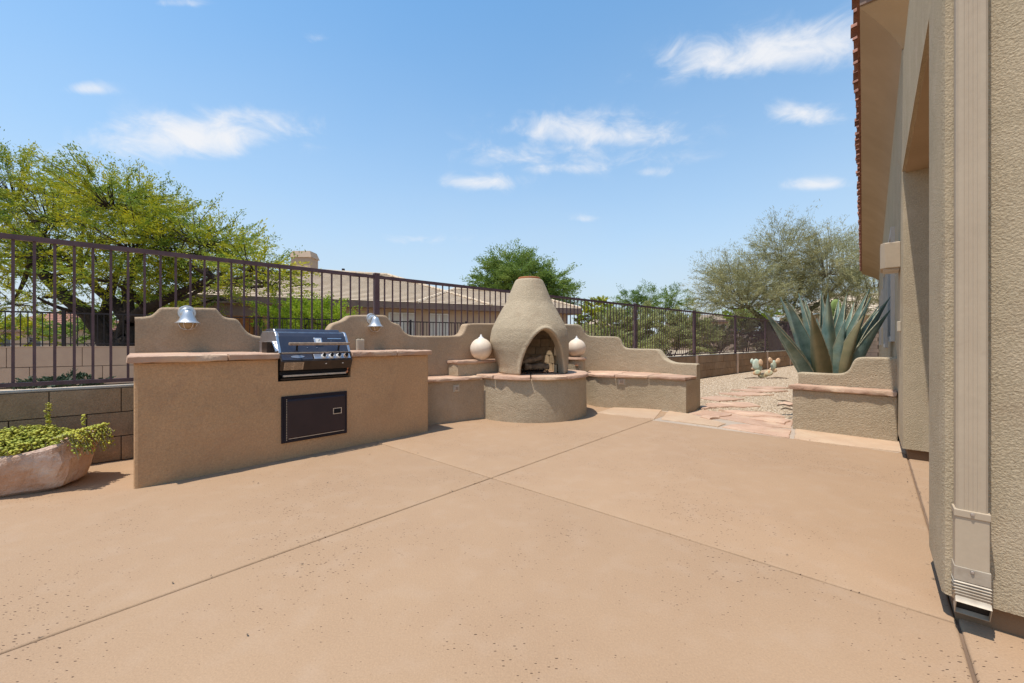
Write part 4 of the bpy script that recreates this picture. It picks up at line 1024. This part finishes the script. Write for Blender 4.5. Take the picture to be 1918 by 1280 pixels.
# ------------------------------------------------------------------ stone trough with succulents
TXc = Vector((-3.50, 2.76)); TA = Vector((.975, .22)).normalized(); TN = Vector((-TA.y, TA.x))
tr = thing('stone_trough', 'rough pink stone trough planter standing left of the counter', 'planter', (TXc.x, TXc.y, 0))
n = 64; LH, WH = .53, .27
def rimz(a): return .235+.13*max(0, math.cos(a))**2+.02*math.sin(3*a)
rows = []
def ell(a, f, z, nz_=.02):
    ca, sa = math.cos(a), math.sin(a); e = 2/2.6
    x = LH*f*abs(ca)**e*math.copysign(1, ca); y = WH*f*abs(sa)**e*math.copysign(1, sa)
    d = 1+nz_*2.2*noise.noise((ca*1.7+f, sa*1.7, z*7))+nz_*.8*noise.noise((ca*4, sa*4, z*11+3))*1.6+nz_*.8*noise.noise((ca*13, sa*13, z*34))
    return (TXc.x+TA.x*x*d+TN.x*y*d, TXc.y+TA.y*x*d+TN.y*y*d, z)
layers = [(.74, 0, 0), (.84, .02, 0), (.93, .08, .25), (.985, .16, .6), (1.01, .22, .85), (1.0, 0, 1.0), (.965, .012, 1.0), (.90, .008, 1.0), (.85, -.03, 1.0), (.80, -.12, 1.0), (.6, -.16, 1)]
m = MB(); vs = []; fs = []
for li, (f, z, rz) in enumerate(layers):
    for k in range(n):
        a = 2*math.pi*k/n; top = rimz(a)
        zz = (z*top/.25 if li < 5 else top+z+.008*noise.noise((a*3, f*4, 2)))
        vs.append(ell(a, f, zz, .045))
for i in range(len(layers)-1):
    for k in range(n): j = (k+1) % n; fs.append((i*n+k, i*n+j, (i+1)*n+j, (i+1)*n+k))
m.add(vs, fs); m.build('trough_body', M['trough'], tr, smooth=24)
MB().add([ell(2*math.pi*k/n, .86, .195) for k in range(n)], [tuple(range(n))]).build('soil', M['soil'], tr)
def leaf_cloud(P, Nn, sz, aspect=1.0, fold=0, jitter=.3):
    """oriented leaf quads (diamond) as numpy arrays; P centres, Nn leaf directions"""
    k = len(P); u = Nn/np.linalg.norm(Nn, axis=1, keepdims=True); r = rng.normal(size=(k, 3)); v = np.cross(u, r); v /= np.linalg.norm(v, axis=1, keepdims=True)+1e-9
    s = (sz*(1+rng.uniform(-jitter, jitter, k)))[:, None]
    V = np.stack([P-u*s*.5, P+v*s*.5/aspect, P+u*s*.5, P-v*s*.5/aspect], 1).reshape(-1, 3)
    F = np.arange(k*4).reshape(-1, 4); return V, F
def mesh_np(V, F, name, mat, parent, kind=None):
    o0 = ORG.get(parent.name, (0, 0, 0)) if parent else (0, 0, 0)
    me = bpy.data.meshes.new(name); V = V-np.array(o0)
    k = F.shape[1]; me.vertices.add(len(V)); me.vertices.foreach_set('co', V.astype(np.float32).ravel())
    me.loops.add(F.size); me.loops.foreach_set('vertex_index', F.astype(np.int32).ravel())
    me.polygons.add(len(F)); me.polygons.foreach_set('loop_start', np.arange(0, F.size, k, dtype=np.int32)); me.polygons.foreach_set('loop_total', np.full(len(F), k, dtype=np.int32))
    me.update(calc_edges=True); me.validate()
    me.materials.append(mat); o = bpy.data.objects.new(name, me); C.objects.link(o)
    if parent: o.parent = parent
    ORG[o.name] = o0
    if kind: o['kind'] = kind
    return o
su = thing('succulent', 'yellow green small leaved succulent spilling over the stone trough', 'succulent', (TXc.x, TXc.y, .2))
# stems with round fleshy leaves
def fleshy(parent):
    base = np.array([(0, 0, -.25), (.5, 0, .05), (.35, .38, .12), (-.35, .38, .12), (-.5, 0, .05), (-.35, -.38, .12), (.35, -.38, .12), (0, 0, .32)])
    tri = [(0, 2, 1), (0, 3, 2), (0, 4, 3), (0, 5, 4), (0, 6, 5), (0, 1, 6), (7, 1, 2), (7, 2, 3), (7, 3, 4), (7, 4, 5), (7, 5, 6), (7, 6, 1)]
    V = []; F = []; kcount = 0; stems = MB()
    def leafat(p, nrm, s):
        nonlocal kcount
        nrm = Vector(nrm).normalized(); a = nrm.orthogonal().normalized(); b = nrm.cross(a); ph = random.uniform(0, 6.28); c, s_ = math.cos(ph), math.sin(ph); a, b = a*c+b*s_, b*c-a*s_
        for q in base: w_ = Vector(p)+(a*q[0]+b*q[1]+nrm*q[2]*.8)*s; V.append(tuple(w_))
        F.extend([tuple(i+kcount*8 for i in t) for t in tri]); kcount += 1
    for i in range(1500):
        a = random.uniform(0, 2*math.pi); f = math.sqrt(random.random())*.93
        ca, sa = math.cos(a), math.sin(a); x, y = LH*f*ca, WH*f*sa
        x = max(-LH*.9, min(LH*.93, x))
        h = .27+.075*(1-f*f)+.05*noise.noise((x*4, y*4, 0))+.04*max(0, ca)*f
        root = TXc+TA*x+TN*y; L = random.uniform(.03, .07)
        dirn = Vector((ca*.5*f+random.uniform(-.5, .5), sa*.5*f+random.uniform(-.5, .5), 1)).normalized()
        p0_ = Vector((root.x, root.y, h-.05)); tip = p0_+dirn*(L+.03)
        if i % 3 == 0: stems.tube([tuple(p0_), tuple(tip)], [.003, .002], 4)
        for k in range(5): t = .3+.7*k/4; leafat(p0_.lerp(tip, t)+Vector((random.uniform(-1, 1), random.uniform(-1, 1), random.uniform(-.3, .6)))*.012, dirn+Vector((random.uniform(-1, 1), random.uniform(-1, 1), .3))*.6, random.uniform(.016, .027))
    # trailing shoots over the end, and one upright spike
    for i in range(70):
        y = random.uniform(-.2, .12); x = LH*(.80+.1*random.random()); root = TXc+TA*x+TN*y; drop = random.uniform(.02, .16)
        pts = [Vector((root.x, root.y, .36)), Vector((root.x, root.y, .385))+Vector((TA.x, TA.y, 0))*.08, Vector((root.x, root.y, .36-drop))+Vector((TA.x, TA.y, 0))*.125]
        stems.tube([tuple(p) for p in pts], .0025, 4)
        for k in range(12): t = k/11; p = pts[0].lerp(pts[1], t) if k % 2 else pts[1].lerp(pts[2], t); leafat(p+Vector((random.uniform(-1, 1),)*3)*.012, (TA.x+random.uniform(-.6, .6), TA.y+random.uniform(-.6, .6), random.uniform(-.2, .8)), random.uniform(.014, .024))
    for (px, py, Z) in ((90, 756, 2.85), (157, 778, 2.95)):
        x, y = at(px, Z); zt = hz(py, Z)
        for k in range(46 if px < 100 else 20): t = k/46; p = Vector((x+random.uniform(-.012, .012), y+random.uniform(-.012, .012), zt-t*.17)); leafat(p, (random.uniform(-1, 1), random.uniform(-1, 1), .6), random.uniform(.013, .024))
    me = bpy.data.meshes.new('foliage'); o0 = ORG[parent.name]; me.from_pydata([(a-o0[0], b-o0[1], c-o0[2]) for a, b, c in V], [], F)
    finish(me, 'foliage', M['succ'], parent, smooth=180, kind='stuff', o0=o0, fix=False); stems.build('stems', M['agavedry'], parent)
fleshy(su)

# ------------------------------------------------------------------ dry leaf litter in the corners
def litter():
    V = []; F = []; k = 0
    def put(X, Y, z=.004):
        nonlocal k
        a = random.uniform(0, 6.28); L = random.uniform(.004, .011); c, s_ = math.cos(a)*L, math.sin(a)*L; w_ = .35
        V.extend([(X-c, Y-s_, z), (X-s_*w_, Y+c*w_, z+.003), (X+c, Y+s_, z+.004), (X+s_*w_, Y-c*w_, z+.001)]); F.append((k, k+1, k+2, k+3)); k += 4
    for i in range(26): p = cf(random.uniform(-.1, CLEN), -random.uniform(.01, .10)); put(*p)
    for i in range(18): p = W(random.uniform(2.4, 5.0), random.gauss(.20, .03)); put(*p)
    for i in range(26): p = W(JF+random.gauss(.02, .03), random.uniform(-2.2, .1)); put(*p, .008)
    for i in range(24): p = W(random.uniform(-.5, 5), random.choice((J1, J1, JH))+random.gauss(0, .008)); put(*p)
    for i in range(30): p = W(random.uniform(.3, 5), random.uniform(-4, .1)); put(*p)
    o = MB(); o.add(V, F); o = o.build('leaf_litter', M['wood'], kind='stuff'); tag(o, 'tiny dry leaf bits scattered over the patio joints and corners', 'leaf litter')
litter()

# ------------------------------------------------------------------ trees and shrubs
def curve3(a, b, bend, n=6):
    a, b, bend = Vector(a), Vector(b), Vector(bend); return [tuple(a*(1-t)**2+(a.lerp(b, .5)+bend)*2*t*(1-t)+b*t*t) for t in [i/n for i in range(n+1)]]
def tree(name, label, cat, base, forks, blobs, leafmat, barkmat, nleaf, lsz, aspect=3.0, group=None, tight=.16, shoot=.5, droop=0, trunk_r=.16, sprays=26, flat=.5, limb_r=.07):
    """blobs: (x,y,z, rx,ry,rz, weight); forks: list of trunk paths [(pts),(radii)]"""
    t = thing(name, label, cat, base, group)
    ends = []
    for pts, rads in forks:
        MB().tube(pts, rads, 9).build('trunk', M[barkmat], t, smooth=True); ends.append((Vector(pts[-1]), rads[-1]))
        ends.append((Vector(pts[len(pts)//2]), rads[len(pts)//2]))
    tw = MB(); tips = []; tdir = []
    tot = sum(b[6] for b in blobs)
    for (x, y, z, rx, ry, rz, wt) in blobs:
        c = Vector((x, y, z)); e, er = min(ends, key=lambda q: (q[0]-c).length)
        tw.tube(curve3(e, c-Vector((0, 0, rz*.5)), (random.uniform(-.3, .3), random.uniform(-.3, .3), -.15*(c-e).length), 6), [limb_r*(1-.09*i) for i in range(7)], 6)
        ns = int(sprays*wt)
        for k in range(ns):
            d = Vector((random.gauss(0, 1), random.gauss(0, 1), random.gauss(.15, .9))).normalized(); f = random.random()**.35
            p = c+Vector((d.x*rx*f, d.y*ry*f, d.z*rz*f)); q = c-Vector((0, 0, rz*.45))+Vector((d.x*rx*.2, d.y*ry*.2, 0))
            if k % 2 == 0: tw.tube(curve3(q, p, (0, 0, -.1*rz), 3), [limb_r*.3, limb_r*.22, limb_r*.14, .008], 4, cap=False)
            L = shoot*random.uniform(.5, 1.2); dd = Vector((d.x*1.2+random.uniform(-.5, .5), d.y+random.uniform(-.5, .5), d.z*flat+random.uniform(-.1, .55)*flat-droop)).normalized()
            tips.append((p, dd, L))
            if tight < .15 and k % 3 == 0: tw.tube([tuple(p), tuple(p+dd*L*.9)], [.012, .004], 4, cap=False)
    tw.build('branches', M[barkmat], t, kind='stuff')
    per = max(1, int(nleaf/len(tips))); P = []; D = []
    for (p, dd, L) in tips:
        tt = rng.uniform(0, 1, per)[:, None]; pp_ = np.array(p)+np.array(dd)*L*tt
        pp_ += rng.normal(0, L*tight, (per, 3))*np.array([1, 1, .55]); pp_[:, 2] -= droop*.3*(tt[:, 0]**2)
        P.append(pp_); D.append(np.array(dd)[None, :]+rng.normal(0, .55, (per, 3))*np.array([1, 1, .6]))
    P = np.concatenate(P); D = np.concatenate(D); V, F = leaf_cloud(P, D, lsz, aspect)
    mesh_np(V, F, 'crown', M[leafmat], t, kind='stuff'); return t

def blobs_px(lst, Z0, dz=1.0, ry=None):
    r_ = []
    for i, (px, py, rw, rh, wt) in enumerate(lst):
        Z = Z0+dz*math.sin(i*2.4); x, y = at(px, Z); s = Z/FPX; r_.append((x, y, hz(py, Z), rw*s, (ry or rw*s*.9), rh*s, wt))
    return r_
def P3(px, py, Z): x, y = at(px, Z); return (x, y, hz(py, Z))

ZT1 = 12.0
forks = [([P3(222, 725, 12), P3(205, 645, 12), P3(190, 640-20, 12), P3(165, 588, 11.8), P3(125, 560, 11.6), P3(85, 520, 11.4), P3(60, 480, 11.2)], [.34, .28, .24, .21, .17, .13, .08]),
         ([P3(222, 725, 12.1), P3(225, 645, 12.1), P3(240, 600, 12.1), P3(215, 568, 12.3), P3(180, 540, 12.5), P3(150, 500, 12.5)], [.28, .24, .2, .16, .12, .07]),
         ([P3(224, 725, 12), P3(232, 640, 12), P3(246, 600, 12.1), P3(270, 580, 12), P3(310, 562, 11.8), P3(345, 545, 11.6), P3(400, 520, 11.5)], [.3, .25, .2, .15, .12, .10, .06]),
         ([P3(196, 725, 12.6), P3(195, 645, 12.6), P3(194, 590, 12.6), P3(215, 520, 12.6), P3(240, 470, 12.6)], [.16, .14, .13, .11, .07]),
         ([P3(246, 650, 12), P3(244, 590, 12.2), P3(236, 540, 12.4), P3(262, 480, 12.4), P3(280, 430, 12.3)], [.14, .14, .12, .1, .06])]
bl = blobs_px([(-40, 330, 70, 60, 1.2), (30, 340, 60, 60, 1.3), (-60, 430, 80, 50, 1), (20, 430, 70, 50, 1.2), (95, 375, 55, 55, 1.2), (100, 450, 60, 40, 1), (165, 350, 45, 45, 1), (215, 350, 50, 48, 1.3), (170, 420, 60, 45, 1.2),
               (255, 370, 50, 45, 1.2), (250, 430, 60, 40, 1.2), (310, 395, 50, 40, 1.2), (330, 440, 55, 38, 1.2), (375, 425, 50, 32, 1.1), (430, 450, 50, 34, 1.1), (480, 478, 42, 28, .9), (430, 500, 55, 24, .9), (370, 500, 55, 28, .9), (505, 505, 30, 18, .5),
               (300, 490, 60, 28, .9), (220, 500, 60, 28, .8), (140, 500, 60, 26, .7), (50, 495, 60, 26, .8), (70, 530, 40, 14, .3), (270, 545, 35, 18, .35), (330, 535, 40, 18, .4), (20, 545, 30, 14, .3), (400, 540, 40, 10, .25)], 12.0, 1.3, 1.1)
bl = [(x, y, z-.30 if x > -14.2 else z-.12, rx*.92, ry, rz*.86, wt) for (x, y, z, rx, ry, rz, wt) in bl]
tree('mesquite_tree', 'large spreading yellow green mesquite tree with dark forked trunks on the left', 'tree', (*at(222, 12), 0), forks, bl, 'mesq', 'bark', 125000, .085, 3.4, shoot=.85, sprays=64, flat=.75, tight=.085)
tree('green_tree', 'dense rounded green tree rising behind the fireplace chimney', 'tree', (*at(975, 36), 0), [([P3(975, 660, 36), P3(975, 600, 36), P3(970, 560, 36)], [.4, .3, .2])],
     blobs_px([(955, 505, 38, 26, 1.2), (925, 525, 32, 22, 1), (980, 525, 40, 28, 1.2), (910, 555, 32, 20, .9), (955, 550, 44, 26, 1.1), (1030, 530, 26, 22, .9), (1040, 560, 28, 26, 1), (1005, 560, 30, 30, .9), (900, 570, 25, 14, .4)], 36, 1.5, 1.6), 'mesq2', 'bark', 90000, .17, 2.6, shoot=1.5, sprays=70, flat=.6, tight=.14)
tree('palo_verde_tree', 'wispy grey green palo verde tree on the right beyond the fence', 'tree', (*at(1455, 20), 0),
     [([P3(1450, 672, 20), P3(1448, 640, 20), P3(1430, 600, 20), P3(1400, 575, 19.5)], [.22, .2, .15, .08]), ([P3(1452, 672, 20), P3(1456, 640, 20), P3(1480, 590, 20.2), P3(1500, 540, 20.2), P3(1510, 490, 20.2)], [.22, .19, .15, .1, .05]), ([P3(1454, 660, 20), P3(1475, 610, 20), P3(1540, 565, 20.3), P3(1580, 520, 20.5)], [.16, .14, .1, .05])],
     blobs_px([(1465, 470, 35, 42, 1.1), (1510, 508, 45, 42, 1.2), (1550, 495, 40, 44, 1.2), (1585, 500, 35, 45, 1.1), (1430, 520, 50, 38, 1.2), (1380, 535, 48, 32, 1.1), (1350, 560, 35, 22, .9), (1400, 565, 60, 22, 1), (1470, 550, 55, 34, 1.1), (1540, 555, 55, 32, 1.1), (1600, 560, 35, 40, 1), (1350, 520, 25, 20, .4), (1640, 520, 40, 45, 1)], 20, 1.2, 1.2),
     'palo', 'barkgreen', 130000, .13, 8.0, shoot=1.2, sprays=80, flat=1.5, limb_r=.05, tight=.10)
SHR = [('lime_shrub', 'bright lime green shrub in front of the neighbour house, above the grill', 'lime', 572, 14.5, [(515, 600, 22, 22, .7), (545, 592, 24, 20, 1), (580, 590, 26, 18, 1), (612, 592, 24, 17, 1), (565, 612, 45, 16, 1), (635, 603, 18, 12, .5)], 14000, .08, 2),
       ('green_bush', 'round green bush beyond the fence just right of the fireplace', 'mesq', 1110, 26, [(1100, 588, 20, 14, .8), (1125, 578, 20, 14, .8), (1140, 600, 26, 22, .9), (1090, 610, 20, 16, .6)], 14000, .11, 2),
       ('sparse_tree', 'sparse feathery tree showing above the fence between fireplace and palo verde', 'mesq2', 1220, 24, [(1180, 560, 22, 14, .8), (1195, 572, 22, 14, .8), (1215, 558, 24, 18, .8), (1250, 566, 28, 18, .8), (1200, 580, 40, 18, 1.2), (1265, 556, 22, 14, .5), (1240, 588, 46, 20, 1.4), (1285, 575, 26, 14, .6), (1160, 590, 26, 16, .8)], 26000, .08, 3.0),
       ('desert_shrub', 'tall olive shrub behind the fence near the first post right of the fireplace', 'sage', 1180, 17, [(1150, 625, 40, 34, 1), (1195, 618, 36, 36, 1), (1170, 650, 50, 26, 1), (1130, 645, 30, 26, .8)], 34000, .085, 2.5),
       ('desert_shrub', 'broad olive shrub behind the second fence post right of the fireplace', 'sage', 1260, 19, [(1235, 615, 36, 30, 1), (1275, 622, 36, 30, 1), (1255, 645, 50, 24, 1), (1310, 635, 30, 26, .8)], 34000, .09, 2.5),
       ('desert_shrub', 'pale scrubby bush behind the third fence post from the fireplace', 'palo', 1340, 22, [(1335, 628, 34, 22, 1), (1370, 622, 30, 26, 1), (1350, 650, 50, 18, 1)], 24000, .10, 4),
       ('yellow_shrub', 'yellow green shrub under the palo verde tree', 'lime', 1395, 24, [(1385, 590, 26, 12, .8), (1420, 588, 24, 12, .8), (1405, 602, 34, 10, .7)], 3500, .16, 2.5),
       ('dark_shrub', 'dark green shrub seen through the far end of the fence', 'darkleaf', 1420, 23, [(1415, 618, 22, 20, 1), (1440, 635, 26, 18, 1), (1460, 622, 18, 20, .8)], 5000, .14, 2),
       ('grey_shrub', 'low grey shrub just left of the agave beyond the block wall', 'palo', 1455, 21, [(1450, 652, 26, 12, 1), (1478, 648, 20, 14, .8)], 2500, .12, 3),
       ('low_juniper', 'low dark green shrub between the block wall and the rendered wall', 'darkleaf', 120, 4.9, [(85, 720, 45, 10, 1), (125, 716, 30, 14, 1), (150, 722, 30, 12, .8), (40, 728, 30, 8, .7)], 3200, .045, 2.5),
       ('background_bush', 'green bush under the big tree at the far left edge', 'mesq', 20, 22, [(0, 615, 40, 26, 1), (60, 625, 40, 22, 1), (-50, 610, 40, 26, 1)], 6000, .16, 2.5),
       ('background_bush', 'green bush behind the trunks of the big tree', 'mesq2', 200, 22, [(150, 625, 40, 22, 1), (210, 610, 44, 34, 1), (265, 590, 30, 40, 1), (290, 570, 30, 30, .8)], 8000, .17, 2.5),
       ('palm_shrub', 'spiky green shrub left of the neighbour porch', 'mesq', 300, 15, [(300, 575, 24, 24, 1), (325, 585, 18, 20, .8)], 3500, .2, 7)]
for (nm, lb_, mt, bx_, Z, lst, nl, ls, asp) in SHR:
    bs = blobs_px(lst, Z, .6, 1.0 if Z > 8 else .2)
    x, y = at(bx_, Z); top = max(b[2] for b in bs)
    fk = []
    for k in range(4):
        b = bs[k % len(bs)]; fk.append(([(x+random.uniform(-.1, .1), y, -.05), (x+(b[0]-x)*.4, y+(b[1]-y)*.4, b[2]*.35), (b[0], b[1], max(.1, b[2]-b[5]*.6))], [.035, .025, .015] if Z > 8 else [.01, .008, .005]))
    tree(nm, lb_, 'tree' if 'tree' in nm else 'shrub', (x, y, 0), fk, bs, mt, 'bark', nl, ls, asp, shoot=.55 if Z > 8 else .08, sprays=38, flat=.9, limb_r=.03 if Z > 8 else .006)
# far scrub line that reads as one mass
def scrub():
    P = []; 
    for i in range(900):
        px = random.uniform(-500, 2300); Z = random.uniform(55, 95); x, y = at(px, Z)
        h = random.uniform(1.4, 3.0)+1.6*noise.noise((px*.01, 0, 0)); r_ = random.uniform(1.2, 2.6)
        q = rng.normal(size=(55, 3)); q /= np.linalg.norm(q, axis=1, keepdims=True); P.append(np.array([x, y, h*.5])+q*np.array([r_, r_, h*.55])*rng.uniform(.6, 1, (55, 1)))
    P = np.concatenate(P); V, F = leaf_cloud(P, rng.normal(size=P.shape), .7, 1.5)
    o = mesh_np(V, F, 'distant_scrub', M['sage'], None, 'stuff'); tag(o, 'far band of desert scrub along the horizon beyond all fences', 'scrub')
scrub()

# ------------------------------------------------------------------ neighbour houses
def tiled(mb, ub, p0, p1, q1, q0, rows, lip=.04):
    """eave p0->p1, top q0->q1; stepped courses, each a real wedge"""
    p0, p1, q0, q1 = map(Vector, (p0, p1, q0, q1)); nrm = (p1-p0).cross(q0-p0).normalized()
    if nrm.z < 0: nrm = -nrm
    for i in range(rows):
        a, b = i/rows, (i+1)/rows
        l0, l1, h0, h1 = p0.lerp(q0, a), p1.lerp(q1, a), p0.lerp(q0, b), p1.lerp(q1, b)
        mb.add([tuple(l0+nrm*lip), tuple(l1+nrm*lip), tuple(h1+nrm*.004), tuple(h0+nrm*.004)], [(0, 1, 2, 3)])
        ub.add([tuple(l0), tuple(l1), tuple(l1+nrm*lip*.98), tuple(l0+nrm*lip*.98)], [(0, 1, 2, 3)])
E1n = Vector((4.08, 23.7)); en = Vector((.921, .390)).normalized(); bn = Vector((-en.y, en.x))
def TNh(a, b, z): p = E1n+en*a+bn*b; return (p.x, p.y, z)
nh = thing('neighbour_house', 'single storey tan house with long tiled roof and chimney beyond the fence', 'house', TNh(-10, 5, 0))
EZ = 2.9
def hip(a0, a1, dep, rise, rows, y0=0, z=EZ, rowe=None):
    mb = MB(); ub = MB(); h = dep/2; r0, r1 = TNh(a0+h, y0+h, z+rise), TNh(a1-h, y0+h, z+rise)
    c = [TNh(a0, y0, z), TNh(a1, y0, z), TNh(a1, y0+dep, z), TNh(a0, y0+dep, z)]
    tiled(mb, ub, c[0], c[1], r1, r0, rows); tiled(mb, ub, c[1], c[2], r1, r1, rows); tiled(mb, ub, c[2], c[3], r0, r1, rows); tiled(mb, ub, c[3], c[0], r0, r0, rows)
    o = mb.build('roof', M['tile2'], nh, kind='stuff'); ub.build('tile_edges', M['tileshade'], o)
    rc_ = MB()
    for p, q in ((r0, r1), (c[1], r1), (c[0], r0), (c[2], r1)):
        p, q = Vector(p), Vector(q); k = int((q-p).length/.4)
        for i in range(k): rc_.tube([tuple(p.lerp(q, i/k)+Vector((0, 0, .03))), tuple(p.lerp(q, (i+.95)/k)+Vector((0, 0, .05)))], [.10, .08], 6)
    rc_.build('ridge_tiles', M['tile2'], o)
hip(-19.4, -5.6, 9.6, 2.02, 24); hip(-9.5, 0, 5.2, 1.1, 13, .02, EZ-.004)
MB(TNh).box((-19.4, .0, 2.62), (0, .05, 2.9)).build('fascia', M['nfascia'], nh)
MB(TNh).box((-.05, .051, 2.62), (0, 5.2, 2.89)).build('fascia', M['nfascia'], nh)
MB(TNh).box((-19.3, .05, 2.60), (-.06, 1.0, 2.64)).build('soffit', M['nfascia'], nh)
MB(TNh).box((-13.2, .6, -.05), (-.6, 5.0, 2.6)).build('wall', M['nwall'], nh)
MB(TNh).box((-18.9, 3.0, -.05), (-13.2, 9, 2.6)).build('wall', M['nwall'], nh)
MB(TNh).box((-19.0, .2, 2.1), (-13.2, .5, 2.6)).build('porch_beam', M['nfascia'], nh)
for a in (-18.7, -15.9): MB(TNh).box((a-.2, .15, -.05), (a+.2, .55, 2.1)).build('porch_post', M['orange'] if a == -15.9 else M['nwall'], nh)
MB(TNh).box((-17.9, 2.93, .0), (-16.9, 2.99, 2.5)).build('porch_wall_lit', M['orange'], nh)  # lit stretch of the porch, its orange light painted in
MB(TNh).box((-16.6, 2.93, .2), (-14.4, 2.99, 2.2)).build('sliding_door', M['glass'], nh)
def na(px):      # position along the wall plane (b=.6) for a column
    t = (px-959)/FPX; o = E1n+bn*.6; return (t*o.y-o.x)/(en.x-t*en.y)
for (a, b, z0, z1) in ((na(730), na(775), 1.25, 2.38), (na(806), na(838), 1.3, 2.38)):
    wn = MB(TNh).box((a-.06, .57, z0-.06), (b+.06, .599, z1+.06)).build('window', M['white'], nh); MB(TNh).box((a, .555, z0), (b, .569, z1)).build('pane', M['shade'], wn)
    MB(TNh).box(((a+b)/2-.02, .55, z0), ((a+b)/2+.02, .5545, z1)).build('mullion', M['white'], wn)
ch = TNh(-15.2, 5.6, 0)
cx, cy = at(570, 23.3)
chm = MB().box((cx-.55, cy-.4, 3.6), (cx+.55, cy+.5, 5.75)).build('chimney', M['nwall'], nh)
cvs = [(cx-.62, cy-.47, 5.751), (cx+.62, cy-.47, 5.751), (cx+.62, cy+.57, 5.751), (cx-.62, cy+.57, 5.751), (cx-.5, cy-.35, 6.12), (cx+.5, cy-.35, 6.12), (cx+.5, cy+.45, 6.12), (cx-.5, cy+.45, 6.12)]
MB().add(cvs, [(0, 3, 2, 1), (4, 5, 6, 7), (0, 1, 5, 4), (1, 2, 6, 5), (2, 3, 7, 6), (3, 0, 4, 7)]).build('chimney_cap', M['nwall'], chm)
vx, vy = at(643, 24.0); MB().tube([(vx, vy, 4.4), (vx, vy, 5.15)], .05, 8).tube([(vx, vy, 5.15), (vx, vy, 5.3)], [.1, .09], 8).build('roof_vent', M['iron2'], nh)

def small_house(name, label, px0, px1, Z, ye, yr, dep=6, wallm='nwall', roofm='tile2', gable=False, nwin=1, ang=0):
    (xa, _), (xb, _) = at(px0, Z), at(px1, Z); ze, zr = hz(ye, Z), hz(yr, Z); t = thing(name, label, 'house', ((xa+xb)/2, Z+dep/2, 0))
    MB().box((xa+.3, Z+.4, -.05), (xb-.3, Z+dep, ze-.02)).build('wall', M[wallm], t)
    mb = MB(); ub = MB(); h = min(dep/2, (xb-xa)/2*.8); yc = Z+dep/2; ins = 0 if gable else h
    c = [(xa, Z, ze), (xb, Z, ze), (xb, Z+dep, ze), (xa, Z+dep, ze)]; r0, r1 = (xa+ins, yc, zr), (xb-ins, yc, zr)
    tiled(mb, ub, c[0], c[1], r1, r0, 10); tiled(mb, ub, c[1], c[2], r1, r1, 10); tiled(mb, ub, c[2], c[3], r0, r1, 10); tiled(mb, ub, c[3], c[0], r0, r0, 10)
    o = mb.build('roof', M[roofm], t, kind='stuff'); ub.build('tile_edges', M['tileshade'], o)
    MB().box((xa, Z-.02, ze-.22), (xb, Z+.05, ze-.002)).build('fascia', M['nfascia'], t)
    for k in range(nwin):
        x = xa+(xb-xa)*(k+1)/(nwin+1); w_ = MB().box((x-.5, Z+.36, ze-1.6), (x+.5, Z+.399, ze-.6)).build('window', M['shade'], t); MB().box((x-.42, Z+.345, ze-1.52), (x+.42, Z+.359, ze-.68)).build('pane', M['glass'], w_)
small_house('small_house', 'small far house with brown tile roof right of the fireplace', 1092, 1152, 44, 612, 596, 5)
small_house('tan_house', 'far tan house seen through the fence under the palo verde', 1290, 1420, 48, 600, 586, 8, nwin=3)
small_house('brown_roof_house', 'house with brown sloping roof at the far left edge', -60, 112, 30, 616, 574, 8, roofm='tile', nwin=2)
# right neighbour with tile roof behind the agave
rn = thing('tile_roof_house', 'neighbour house with pinkish tile roof behind the agave on the right', 'house', (*at(1620, 27), 0))
(xa, ya) = at(1560, 27); (xb, yb) = at(1720, 27)
mb = MB(); ub = MB(); ze, zr = hz(584, 27), hz(548, 29)
tiled(mb, ub, (xa, 26.4, ze), (xb+3, 26.4, ze), (xb+3, 29.5, zr), (xa+2.2, 29.5, zr), 10); tiled(mb, ub, (xa, 33, ze), (xa, 26.4, ze), (xa+2.2, 29.5, zr), (xa+2.2, 29.6, zr), 10)
o = mb.build('roof', M['tile2'], rn, kind='stuff'); ub.build('tile_edges', M['tileshade'], o)
MB().box((xa, 26.38, ze-.28), (xb+3, 26.45, ze-.003)).build('fascia', M['pilaster'], rn)
MB().box((xa+.4, 27, -.05), (xb+3, 33, ze-.05)).build('wall', M['nwall'], rn)
bw2 = thing('tan_block_wall', 'tan block wall crossing the end of the side yard behind the agave', 'wall', (*at(1600, 22), 0))
x0, _ = at(1470, 22); x1, _ = at(1652, 22)
MB().box((x0, 22.02, -.05), (x1, 22.2, 1.62)).build('wall_core', M['blockmortar'], bw2)
bb2 = meshof(MB().box((-.196, -.012, -.0965), (.196, .012, .0965)), M['farwall'])
for row in range(8):
    x = x0+.2+(.2 if row % 2 else 0)
    while x < x1-.15: inst(bb2, 'block', bw2, (x, 22.01, .1+row*.203)); x += .402
print('TRIS', sum(len(m.polygons) for m in bpy.data.meshes))
